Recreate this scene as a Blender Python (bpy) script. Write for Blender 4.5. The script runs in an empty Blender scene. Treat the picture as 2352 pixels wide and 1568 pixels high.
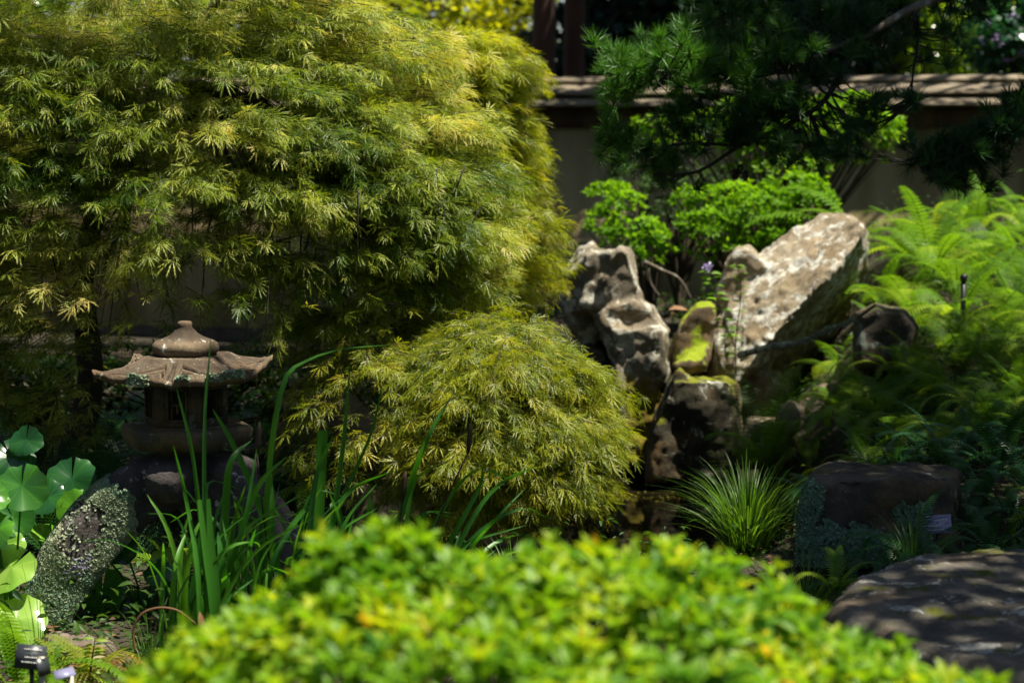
import bpy, bmesh, math, random
import numpy as np
from mathutils import Vector, Matrix, noise
rng = np.random.default_rng(7)
random.seed(7)
C = bpy.context.scene.collection
SC = bpy.context.scene
PI = math.pi

# ------------------------------------------------------------------ camera, world, sun, exposure
FP = 70 / 36 * 2352                       # focal length in units of the 2352-wide photograph
CAMZ = 2.0
PITCH = math.atan((784 - 300) / FP)
cam = bpy.data.cameras.new('camera'); camo = bpy.data.objects.new('camera', cam); C.objects.link(camo)
camo.location = (0, 0, CAMZ); camo.rotation_euler = (PI / 2 - PITCH, 0, 0)
cam.lens = 70; cam.sensor_width = 36; cam.clip_end = 500
cam.dof.use_dof = True; cam.dof.focus_distance = 7.3; cam.dof.aperture_fstop = 2.7
SC.camera = camo

SUN = Vector((0.34, -0.09, 0.93)).normalized()
world = bpy.data.worlds.new('World'); SC.world = world; world.use_nodes = True
wn = world.node_tree.nodes; wl = world.node_tree.links
sky = wn.new('ShaderNodeTexSky'); sky.sky_type = 'NISHITA'; sky.sun_disc = False
sky.sun_elevation = math.asin(SUN.z); sky.sun_rotation = math.atan2(SUN.x, SUN.y)
wn['Background'].inputs[1].default_value = 0.05
wl.new(sky.outputs[0], wn['Background'].inputs[0])
sl = bpy.data.lights.new('sun', 'SUN'); sl.energy = 5.0; sl.angle = math.radians(0.5); sl.color = (1, .93, .78)
so = bpy.data.objects.new('sun', sl); C.objects.link(so); so.rotation_euler = SUN.to_track_quat('Z', 'Y').to_euler()
SC.view_settings.view_transform = 'Standard'; SC.view_settings.look = 'None'; SC.view_settings.exposure = 1.2
SC.view_settings.gamma = 1
SC.cycles.max_bounces = 6; SC.cycles.diffuse_bounces = 3; SC.cycles.glossy_bounces = 3
SC.cycles.transmission_bounces = 4; SC.cycles.use_denoising = True
SC.cycles.caustics_reflective = False; SC.cycles.caustics_refractive = False

# ------------------------------------------------------------------ helpers
def at(px, py, Y):
    dy = math.cos(PITCH) * FP + math.sin(PITCH) * (784 - py)
    dz = -math.sin(PITCH) * FP + math.cos(PITCH) * (784 - py)
    t = Y / dy
    return Vector(((px - 1176) * t, Y, CAMZ + dz * t))
def S(Y): return Y / FP
def sstep(a, b, x):
    t = np.clip((x - a) / (b - a), 0, 1); return t * t * (3 - 2 * t)
def terrain(x, y):
    x = np.asarray(x, float); y = np.asarray(y, float)
    base = 0.28 + 0.03 * np.sin(x * 2.1) * np.cos(y * 1.3)
    base = base + sstep(11.8, 15, y) * sstep(-1.0, .6, x) * .42
    rb = sstep(.95, 2.1, x + .12 * (8 - y) * (y > 8)) * (0.12 + 0.12 * np.clip(y - 7.4, 0, 7))
    base = base + rb * (1 - .55 * sstep(12.5, 16, y))
    d = np.sqrt(((x - .3) / 1.25) ** 2 + ((y - 10.0) / 1.85) ** 2)
    d = d + .06 * np.sin(x * 5 + y * 3)
    k = 1 - sstep(.86, 1.15, d)
    return base * (1 - k) - .35 * k
def T(x, y): return float(terrain(x, y))

def tag(o, label=None, cat=None, group=None, kind=None):
    if label: o['label'] = label
    if cat: o['category'] = cat
    if group: o['group'] = group
    if kind: o['kind'] = kind
    return o
def empty(name, loc, label, cat, group=None):
    o = bpy.data.objects.new(name, None); C.objects.link(o); o.location = loc; o.empty_display_size = .1
    return tag(o, label, cat, group)
def link(name, me, parent=None, loc=None, mat=None):
    o = bpy.data.objects.new(name, me); C.objects.link(o)
    if mat and not me.materials: me.materials.append(mat)
    if parent: o.parent = parent
    if loc is not None: o.location = loc
    return o

class MB:
    """collects triangles / quads (as triangles) with a tone value each"""
    def __init__(s): s.V = []; s.F = []; s.T = []; s.n = 0
    def add(s, v, f, tone=.5):
        v = np.asarray(v, float).reshape(-1, 3); f = np.asarray(f, int).reshape(-1, 3)
        s.V.append(v); s.F.append(f + s.n); s.n += len(v)
        s.T.append(np.full(len(f), tone) if np.isscalar(tone) else np.asarray(tone, float))
    def scatter(s, tv, tf, pos, R, sc, tone):
        n = len(pos)
        if n == 0: return
        sc = np.broadcast_to(np.asarray(sc, float), (n,))
        v = np.einsum('nij,kj->nki', R, tv) * sc[:, None, None] + np.asarray(pos)[:, None, :]
        f = tf[None] + (np.arange(n) * len(tv))[:, None, None]
        s.V.append(v.reshape(-1, 3)); s.F.append(f.reshape(-1, 3) + s.n); s.n += n * len(tv)
        s.T.append(np.repeat(np.broadcast_to(tone, (n,)), len(tf)))
    def tube(s, pts, rad, sides=5, tone=.5):
        pts = [np.asarray(p, float) for p in pts]; n = len(pts)
        rad = np.broadcast_to(np.asarray(rad, float), (n,))
        V = []; prev = None
        for i in range(n):
            d = pts[min(i + 1, n - 1)] - pts[max(i - 1, 0)]; d = d / (np.linalg.norm(d) + 1e-9)
            a = np.cross(d, (0.13, .9, .41) if prev is None else prev)
            if prev is not None: a = prev - d * np.dot(prev, d)
            a = a / (np.linalg.norm(a) + 1e-9); prev = a; b = np.cross(d, a)
            for k in range(sides):
                an = 2 * PI * k / sides
                V.append(pts[i] + rad[i] * (math.cos(an) * a + math.sin(an) * b))
        F = []
        for i in range(n - 1):
            for k in range(sides):
                p = i * sides + k; q = i * sides + (k + 1) % sides
                F += [(p, q, q + sides), (p, q + sides, p + sides)]
        for k in range(1, sides - 1):
            F += [(0, k + 1, k), ((n - 1) * sides, (n - 1) * sides + k, (n - 1) * sides + k + 1)]
        s.add(V, F, tone)
    def ribbon(s, pts, wid, side, fold=.25, tone=.5, up=None):
        """leaf blade: three-vertex cross-section folded along its midrib"""
        pts = [np.asarray(p, float) for p in pts]; n = len(pts); V = []
        for i in range(n):
            d = pts[min(i + 1, n - 1)] - pts[max(i - 1, 0)]; d /= np.linalg.norm(d) + 1e-9
            sd = np.asarray(side[i] if np.ndim(side) > 1 else side, float); sd = sd - d * np.dot(sd, d); sd /= np.linalg.norm(sd) + 1e-9
            nn = np.cross(sd, d); w = wid[i] / 2
            V += [pts[i] - sd * w + nn * w * fold, pts[i], pts[i] + sd * w + nn * w * fold]
        F = []
        for i in range(n - 1):
            a = i * 3
            for k in (0, 1): F += [(a + k, a + k + 1, a + k + 4), (a + k, a + k + 4, a + k + 3)]
        s.add(V, F, tone)
    def box(s, c, h, R=None, tone=.5):
        v = np.array([(x, y, z) for x in (-1, 1) for y in (-1, 1) for z in (-1, 1)], float) * np.asarray(h)
        if R is not None: v = v @ np.asarray(R).T
        s.add(v + np.asarray(c), [(0, 1, 3), (0, 3, 2), (4, 6, 7), (4, 7, 5), (0, 4, 5), (0, 5, 1), (2, 3, 7), (2, 7, 6), (0, 2, 6), (0, 6, 4), (1, 5, 7), (1, 7, 3)], tone)
    def mesh(s, name, org=(0, 0, 0), smooth=False, mat=None):
        V = np.concatenate(s.V) - np.asarray(org); F = np.concatenate(s.F); Tn = np.concatenate(s.T)
        me = bpy.data.meshes.new(name)
        me.vertices.add(len(V)); me.vertices.foreach_set('co', V.astype(np.float32).ravel())
        me.loops.add(len(F) * 3); me.loops.foreach_set('vertex_index', F.astype(np.int32).ravel())
        me.polygons.add(len(F)); me.polygons.foreach_set('loop_start', np.arange(0, len(F) * 3, 3, dtype=np.int32))
        if smooth: me.polygons.foreach_set('use_smooth', np.ones(len(F), bool))
        a = me.attributes.new('tone', 'FLOAT', 'FACE'); a.data.foreach_set('value', Tn.astype(np.float32))
        me.update(calc_edges=True)
        if mat: me.materials.append(mat)
        return me
    def build(s, name, mat, parent=None, smooth=False):
        org = parent.matrix_world.translation if False else (parent.location if parent else None)
        if parent is not None and parent.parent: org = Vector(parent.location) + Vector(parent.parent.location)
        if org is None:
            V = np.concatenate(s.V); org = Vector(((V[:, 0].min() + V[:, 0].max()) / 2, (V[:, 1].min() + V[:, 1].max()) / 2, V[:, 2].min()))
            return link(name, s.mesh(name, org, smooth, mat), None, org)
        return link(name, s.mesh(name, org, smooth, mat), parent)

def nrm(a): a = np.asarray(a, float); return a / (np.linalg.norm(a, axis=-1, keepdims=True) + 1e-9)
def frames(fwd, nor):
    f = nrm(fwd); n = nor - f * np.sum(nor * f, axis=1, keepdims=True); n = nrm(n); r = np.cross(f, n)
    return np.stack([r, f, n], axis=2)
def bez(a, b, c, n=7):
    a, b, c = (np.asarray(p, float) for p in (a, b, c)); t = np.linspace(0, 1, n)[:, None]
    return (1 - t) ** 2 * a + 2 * t * (1 - t) * b + t * t * c
def spline(pts, n=14):
    pts = [np.asarray(p, float) for p in pts]; out = []
    P = [2 * pts[0] - pts[1]] + pts + [2 * pts[-1] - pts[-2]]; seg = len(pts) - 1
    for k in range(n):
        u = k / (n - 1) * seg; i = min(int(u), seg - 1); t = u - i
        p0, p1, p2, p3 = P[i:i + 4]
        out.append(.5 * (2 * p1 + (p2 - p0) * t + (2 * p0 - 5 * p1 + 4 * p2 - p3) * t * t + (3 * p1 - p0 - 3 * p2 + p3) * t ** 3))
    return out

# ------------------------------------------------------------------ materials
def newmat(name):
    m = bpy.data.materials.new(name); m.use_nodes = True; nt = m.node_tree
    return m, nt, nt.nodes, nt.links, nt.nodes['Principled BSDF'], nt.nodes['Material Output']
def ramp(n, stops):
    r = n.new('ShaderNodeValToRGB'); e = r.color_ramp.elements
    while len(e) < len(stops): e.new(.5)
    for k, (p, c) in enumerate(stops):
        e[k].position = p; e[k].color = (*c, 1) if len(c) == 3 else c
    return r
def leafmat(name, stops, trans=.45, rough=.4, tcol=None, spec=.5, tint=(1.25, 1.15, .45)):
    m, nt, n, l, b, o = newmat(name)
    a = n.new('ShaderNodeAttribute'); a.attribute_name = 'tone'
    r = ramp(n, stops); l.new(a.outputs['Fac'], r.inputs[0])
    l.new(r.outputs[0], b.inputs['Base Color']); b.inputs['Roughness'].default_value = rough
    b.inputs['Specular IOR Level'].default_value = spec
    tr = n.new('ShaderNodeBsdfTranslucent'); mul = n.new('ShaderNodeMix'); mul.data_type = 'RGBA'; mul.blend_type = 'MULTIPLY'
    mul.inputs[0].default_value = 1; l.new(r.outputs[0], mul.inputs[6]); mul.inputs[7].default_value = (*[c * 1.5 for c in tint], 1)
    l.new(mul.outputs[2], tr.inputs[0])
    mx = n.new('ShaderNodeMixShader'); mx.inputs[0].default_value = trans
    l.new(b.outputs[0], mx.inputs[1]); l.new(tr.outputs[0], mx.inputs[2]); l.new(mx.outputs[0], o.inputs[0])
    return m
def barkmat(name, c1, c2, sc=12, lich=0):
    m, nt, n, l, b, o = newmat(name)
    tc = n.new('ShaderNodeTexCoord'); nz = n.new('ShaderNodeTexNoise'); nz.inputs['Scale'].default_value = sc; nz.inputs['Detail'].default_value = 6
    mp = n.new('ShaderNodeMapping'); mp.inputs['Scale'].default_value = (1, 1, .25)
    l.new(tc.outputs['Object'], mp.inputs[0]); l.new(mp.outputs[0], nz.inputs[0])
    r = ramp(n, [(.35, c1), (.65, c2)]); l.new(nz.outputs[0], r.inputs[0]); col = r.outputs[0]
    if lich:
        n2 = n.new('ShaderNodeTexNoise'); n2.inputs['Scale'].default_value = 9; l.new(tc.outputs['Object'], n2.inputs[0])
        r2 = ramp(n, [(.56, (0, 0, 0)), (.62, (1, 1, 1))]); l.new(n2.outputs[0], r2.inputs[0])
        mx = n.new('ShaderNodeMix'); mx.data_type = 'RGBA'; l.new(r2.outputs[0], mx.inputs[0]); l.new(col, mx.inputs[6]); mx.inputs[7].default_value = (.42, .44, .36, 1); col = mx.outputs[2]
    l.new(col, b.inputs['Base Color']); b.inputs['Roughness'].default_value = .85
    bp = n.new('ShaderNodeBump'); bp.inputs['Strength'].default_value = .6; bp.inputs['Distance'].default_value = .01
    l.new(nz.outputs[0], bp.inputs['Height']); l.new(bp.outputs[0], b.inputs['Normal'])
    return m
def stonemat(name, dark, mid, light, lichen=.5, lichcol=(.6, .6, .52), moss=0., mosscol=(.12, .14, .01), grain=60, ochre=.3, bump=.6, ls=7, seed=0., mosslow=None, dirt_shade=False):
    """weathered stone: mottled base, pale crusty lichen, ochre stains, moss"""
    m, nt, n, l, b, o = newmat(name)
    tc = n.new('ShaderNodeTexCoord'); mp = n.new('ShaderNodeMapping'); mp.inputs['Location'].default_value = (seed, seed * .7, seed * 1.3)
    l.new(tc.outputs['Object'], mp.inputs[0])
    def nz(scale, det=5, rough=.6, dist=0):
        x = n.new('ShaderNodeTexNoise'); x.inputs['Scale'].default_value = scale; x.inputs['Detail'].default_value = det
        x.inputs['Roughness'].default_value = rough; x.inputs['Distortion'].default_value = dist; l.new(mp.outputs[0], x.inputs[0]); return x.outputs[0]
    def mix(f, a, c, mode='MIX'):
        x = n.new('ShaderNodeMix'); x.data_type = 'RGBA'; x.blend_type = mode
        if isinstance(f, float): x.inputs[0].default_value = f
        else: l.new(f, x.inputs[0])
        for s_, k in ((a, 6), (c, 7)):
            if isinstance(s_, tuple): x.inputs[k].default_value = (*s_, 1)
            else: l.new(s_, x.inputs[k])
        return x.outputs[2]
    def rp(s_, stops): r = ramp(n, stops); l.new(s_, r.inputs[0]); return r.outputs[0]
    col = rp(nz(5, 8, .65, .4), [(.3, dark), (.5, mid), (.72, light)])
    if ochre: col = mix(rp(nz(3.1, 5, .6, 1), [(.5, (0, 0, 0)), (.68, (ochre,) * 3)]), col, (.33, .19, .06))
    g = nz(grain, 6, .75)
    col = mix(.55, col, rp(g, [(.3, (.35,) * 3), (.62, (1, 1, 1))]), 'MULTIPLY')
    lm = None
    if lichen:
        a_ = nz(ls, 9, .72, .5); lm = rp(a_, [(.63 - .2 * lichen, (0, 0, 0)), (.655 - .2 * lichen, (1, 1, 1))])
        col = mix(lm, col, mix(rp(nz(ls * 3, 3), [(.4, (0, 0, 0)), (.6, (1, 1, 1))]), lichcol, tuple(c * .62 for c in lichcol)))
        v = n.new('ShaderNodeTexVoronoi'); v.inputs['Scale'].default_value = ls * 2.2; v.inputs['Randomness'].default_value = 1; l.new(mp.outputs[0], v.inputs[0])
        gate = rp(nz(ls * .5, 3), [(.66, (0, 0, 0)), (.7, (1, 1, 1))])
        spots = mix(gate, (0., 0., 0.), rp(v.outputs[0], [(.26, (1, 1, 1)), (.3, (0, 0, 0))]))
        col = mix(spots, col, tuple(min(1, c * 1.15) for c in lichcol))
    if moss:
        ge = n.new('ShaderNodeNewGeometry'); sx = n.new('ShaderNodeSeparateXYZ'); l.new(ge.outputs['Normal'], sx.inputs[0])
        ad = n.new('ShaderNodeMath'); ad.operation = 'MULTIPLY_ADD'; l.new(sx.outputs[2], ad.inputs[0]); ad.inputs[1].default_value = .22; l.new(nz(6, 7, .7), ad.inputs[2])
        mm = rp(ad.outputs[0], [(.86 - .3 * moss, (0, 0, 0)), (.92 - .3 * moss, (1, 1, 1))])
        col = mix(mm, col, mosscol)
    if mosslow:                                   # a band of moss where water runs, given in local height and x
        zc, zr, xc, xr, mc = mosslow
        sp = n.new('ShaderNodeSeparateXYZ'); l.new(tc.outputs['Object'], sp.inputs[0])
        def band(s_, c0, r0):
            a1 = n.new('ShaderNodeMath'); a1.operation = 'SUBTRACT'; l.new(s_, a1.inputs[0]); a1.inputs[1].default_value = c0
            a2 = n.new('ShaderNodeMath'); a2.operation = 'ABSOLUTE'; l.new(a1.outputs[0], a2.inputs[0])
            a3 = n.new('ShaderNodeMath'); a3.operation = 'DIVIDE'; l.new(a2.outputs[0], a3.inputs[0]); a3.inputs[1].default_value = r0
            return a3.outputs[0]
        mxn = n.new('ShaderNodeMath'); mxn.operation = 'MAXIMUM'; l.new(band(sp.outputs[2], zc, zr), mxn.inputs[0]); l.new(band(sp.outputs[0], xc, xr), mxn.inputs[1])
        a4 = n.new('ShaderNodeMath'); a4.operation = 'MULTIPLY_ADD'; l.new(nz(9, 7, .7), a4.inputs[0]); a4.inputs[1].default_value = -1.6; l.new(mxn.outputs[0], a4.inputs[2])
        col = mix(rp(a4.outputs[0], [(0., (1, 1, 1)), (.18, (0, 0, 0))]), col, mix(rp(nz(20, 4), [(.4, (0, 0, 0)), (.6, (1, 1, 1))]), mc, (.2, .13, .02)))
    if dirt_shade:  # groove shadow painted in along with crevice dirt; raised edges lightened too
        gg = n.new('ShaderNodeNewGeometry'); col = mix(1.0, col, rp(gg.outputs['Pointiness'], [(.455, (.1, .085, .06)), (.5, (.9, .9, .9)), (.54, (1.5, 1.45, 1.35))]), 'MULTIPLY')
    l.new(col, b.inputs['Base Color']); b.inputs['Roughness'].default_value = .88; b.inputs['Specular IOR Level'].default_value = .25
    h = n.new('ShaderNodeMath'); h.operation = 'MULTIPLY_ADD'; l.new(nz(16, 8, .7), h.inputs[0]); h.inputs[1].default_value = 1.5; l.new(g, h.inputs[2])
    bp = n.new('ShaderNodeBump'); bp.inputs['Strength'].default_value = bump; bp.inputs['Distance'].default_value = .02
    l.new(h.outputs[0], bp.inputs['Height']); l.new(bp.outputs[0], b.inputs['Normal'])
    return m
def plain(name, col, rough=.6, metal=0):
    m, nt, n, l, b, o = newmat(name)
    tc = n.new('ShaderNodeTexCoord'); nz = n.new('ShaderNodeTexNoise'); nz.inputs['Scale'].default_value = 14; nz.inputs['Detail'].default_value = 5; l.new(tc.outputs['Object'], nz.inputs[0])
    r = ramp(n, [(.3, tuple(c * .75 for c in col)), (.7, tuple(min(1, c * 1.2) for c in col))]); l.new(nz.outputs[0], r.inputs[0]); l.new(r.outputs[0], b.inputs['Base Color'])
    b.inputs['Roughness'].default_value = rough; b.inputs['Metallic'].default_value = metal
    return m

M_maple = leafmat('maple_leaf', [(0, (.04, .1, .008)), (.42, (.17, .24, .014)), (.78, (.42, .45, .08)), (1, (.52, .46, .15))], .42, .42, spec=.35)
M_maple2 = leafmat('maple_leaf_yellow', [(0, (.15, .2, .008)), (.6, (.33, .39, .012)), (1, (.45, .36, .02))], .5, .42)
M_maple3 = leafmat('maple_leaf_olive', [(0, (.06, .12, .008)), (.6, (.27, .31, .012)), (1, (.42, .37, .03))], .48, .42)
M_bark = barkmat('dark_bark', (.012, .01, .008), (.035, .028, .02))
M_twig = barkmat('twig_bark', (.03, .022, .012), (.07, .05, .03))
M_redbark = barkmat('red_bark', (.02, .009, .005), (.06, .025, .014), 8)
M_lichbark = barkmat('lichened_bark', (.08, .06, .045), (.18, .15, .11), 14, 1)
M_az = leafmat('azalea_leaf', [(0, (.035, .14, .008)), (.5, (.16, .31, .01)), (.88, (.38, .43, .015)), (1, (.5, .25, .03))], .45, .45, spec=.3)
M_azb = leafmat('azalea_leaf_far', [(0, (.06, .16, .008)), (.6, (.15, .32, .01)), (1, (.28, .42, .015))], .5, .5, spec=.25)
M_pine = leafmat('pine_needle', [(0, (.015, .06, .016)), (1, (.07, .2, .02))], .25, .5)
M_fern = leafmat('fern_leaf', [(0, (.06, .15, .01)), (.6, (.13, .26, .015)), (1, (.25, .36, .03))], .5, .42, spec=.25)
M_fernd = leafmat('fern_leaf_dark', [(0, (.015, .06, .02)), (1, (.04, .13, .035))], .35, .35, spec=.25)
M_fernb = leafmat('fern_leaf_bronze', [(0, (.16, .2, .02)), (.5, (.2, .26, .03)), (1, (.3, .16, .05))], .5, .45)
M_iris = leafmat('iris_leaf', [(0, (.018, .11, .012)), (.6, (.05, .2, .015)), (1, (.1, .27, .02))], .45, .4)
M_grass = leafmat('grass_blade', [(0, (.03, .1, .012)), (1, (.1, .2, .02))], .45, .45)
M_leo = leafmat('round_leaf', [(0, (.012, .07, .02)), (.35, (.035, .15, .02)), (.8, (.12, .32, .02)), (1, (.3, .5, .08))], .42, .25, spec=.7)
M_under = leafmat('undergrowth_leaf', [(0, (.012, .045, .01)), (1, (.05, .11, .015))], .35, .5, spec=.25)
M_dead = leafmat('dead_leaf', [(0, (.02, .012, .006)), (.75, (.08, .04, .018)), (1, (.22, .11, .04))], .2, .7)
M_bright = leafmat('bright_tree_leaf', [(0, (.1, .16, .006)), (1, (.4, .42, .015))], .5, .2, spec=1.)
M_darktree = leafmat('dark_tree_leaf', [(0, (.006, .022, .012)), (1, (.015, .045, .02))], .15, .5, spec=.2)
M_midtree = leafmat('mid_tree_leaf', [(0, (.06, .15, .01)), (1, (.22, .34, .02))], .45, .25, spec=.8)
M_bluetree = leafmat('blue_green_leaf', [(0, (.01, .06, .03)), (1, (.03, .12, .04))], .3, .3)
M_shadetree = leafmat('canopy_leaf', [(0, (.03, .06, .01)), (1, (.07, .11, .015))], .12, .5, spec=.25)
M_lant = stonemat('lantern_stone', (.042, .03, .022), (.1, .074, .05), (.18, .145, .1), .1, (.5, .5, .46), 0, grain=160, ochre=.12, bump=.5, ls=22, dirt_shade=True)
M_lantd = stonemat('lantern_stone_dark', (.035, .03, .022), (.075, .065, .04), (.13, .115, .07), .2, (.24, .24, .19), 0, grain=120, ochre=.4, bump=.5, ls=14)  # darker, more olive lantern stone for firebox and platform
M_leg = stonemat('lantern_leg_stone', (.025, .022, .022), (.07, .06, .058), (.15, .125, .115), .2, (.42, .42, .42), 0, grain=110, ochre=0, bump=.5, ls=13, seed=3)
M_lichen = leafmat('lichen_flake', [(0, (.15, .26, .18)), (.35, (.26, .31, .2)), (.75, (.32, .35, .23)), (.93, (.42, .42, .3)), (.95, (.17, .15, .24)), (1, (.28, .25, .4))], .1, .9, spec=.05, tint=(1, 1, 1))
M_slab = stonemat('leaning_stone', (.16, .125, .08), (.33, .27, .18), (.48, .41, .3), .55, (.66, .65, .58), .1, (.1, .11, .01), grain=70, ochre=.3, ls=8.5, bump=.9, seed=5.2)
M_pillar = stonemat('twin_peaked_stone', (.1, .09, .065), (.26, .22, .16), (.42, .37, .28), .6, (.66, .64, .54), .3, (.14, .15, .02), grain=70, ochre=.3, ls=8, bump=.9, seed=1.2, mosslow=(.3, .3, .17, .14, (.22, .22, .01)))
M_crock = stonemat('mossy_dark_stone', (.02, .02, .013), (.05, .045, .028), (.13, .11, .07), .3, (.5, .5, .42), .75, (.15, .16, .01), grain=45, ochre=.4, ls=7, seed=2.3)
M_moss = stonemat('mossy_wedge_stone', (.06, .045, .03), (.14, .1, .06), (.25, .18, .12), .2, (.5, .5, .4), .95, (.2, .26, .01), grain=45, ochre=.4, ls=7, seed=4.4)
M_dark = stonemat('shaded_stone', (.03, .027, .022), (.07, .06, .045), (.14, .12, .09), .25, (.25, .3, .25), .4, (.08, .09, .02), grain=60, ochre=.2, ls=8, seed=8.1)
M_flat = stonemat('flat_stone', (.055, .052, .045), (.125, .115, .1), (.23, .215, .185), .25, (.5, .5, .45), .28, (.09, .1, .01), grain=80, ochre=.25, ls=9, seed=6.6, bump=.8)
M_tan = stonemat('tan_stone', (.14, .1, .07), (.26, .2, .14), (.36, .3, .22), .15, (.5, .5, .45), .1, grain=60, ochre=.4, seed=9.1)

# ------------------------------------------------------------------ setting: ground, water
def build_ground():
    xs = np.concatenate([np.linspace(-60, -8, 20), np.linspace(-7.9, 7.9, 200), np.linspace(8, 60, 20)])
    ys = np.concatenate([np.linspace(-20, 0, 12), np.linspace(.1, 18, 230), np.linspace(18.5, 120, 25)])
    X, Y = np.meshgrid(xs, ys); Z = terrain(X, Y)
    nz = np.array([noise.noise((x * 3, y * 3, 0)) for x, y in zip(X.ravel(), Y.ravel())]).reshape(X.shape)
    Z = Z + nz * .03
    V = np.stack([X, Y, Z], -1).reshape(-1, 3); nx = len(xs)
    i = np.arange(len(ys) - 1)[:, None] * nx + np.arange(nx - 1)[None]; i = i.ravel()
    F = np.concatenate([np.stack([i, i + 1, i + nx + 1], 1), np.stack([i, i + nx + 1, i + nx], 1)])
    mb = MB(); mb.add(V, F)
    m, nt, n, l, b, o = newmat('soil')
    tc = n.new('ShaderNodeTexCoord'); nn = n.new('ShaderNodeTexNoise'); nn.inputs['Scale'].default_value = 9; nn.inputs['Detail'].default_value = 10
    nn.inputs['Roughness'].default_value = .7; l.new(tc.outputs['Object'], nn.inputs[0])
    r = ramp(n, [(.35, (.012, .01, .006)), (.52, (.035, .025, .014)), (.6, (.03, .04, .008)), (.75, (.08, .055, .03))]); l.new(nn.outputs[0], r.inputs[0]); l.new(r.outputs[0], b.inputs['Base Color'])
    b.inputs['Roughness'].default_value = .95
    bp = n.new('ShaderNodeBump'); bp.inputs['Distance'].default_value = .03; l.new(nn.outputs[0], bp.inputs['Height']); l.new(bp.outputs[0], b.inputs['Normal'])
    o = link('ground', mb.mesh('ground', (0, 0, 0), True, m)); tag(o, kind='structure')
    m, nt, n, l, b, o = newmat('pond_water')
    b.inputs['Base Color'].default_value = (.012, .01, .004, 1); b.inputs['Roughness'].default_value = .03; b.inputs['IOR'].default_value = 1.33
    tc = n.new('ShaderNodeTexCoord'); nn = n.new('ShaderNodeTexNoise'); nn.inputs['Scale'].default_value = 7; l.new(tc.outputs['Object'], nn.inputs[0])
    bp = n.new('ShaderNodeBump'); bp.inputs['Distance'].default_value = .002; bp.inputs['Strength'].default_value = .25; l.new(nn.outputs[0], bp.inputs['Height']); l.new(bp.outputs[0], b.inputs['Normal'])
    mb = MB(); mb.add([(-1.6, 7.8, 0), (1.9, 7.8, 0), (1.9, 12.6, 0), (-1.6, 12.6, 0)], [(0, 1, 2), (0, 2, 3)])
    o = link('pond_water', mb.mesh('pond_water', (0, 0, 0), False, m)); tag(o, kind='structure')
build_ground()

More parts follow.
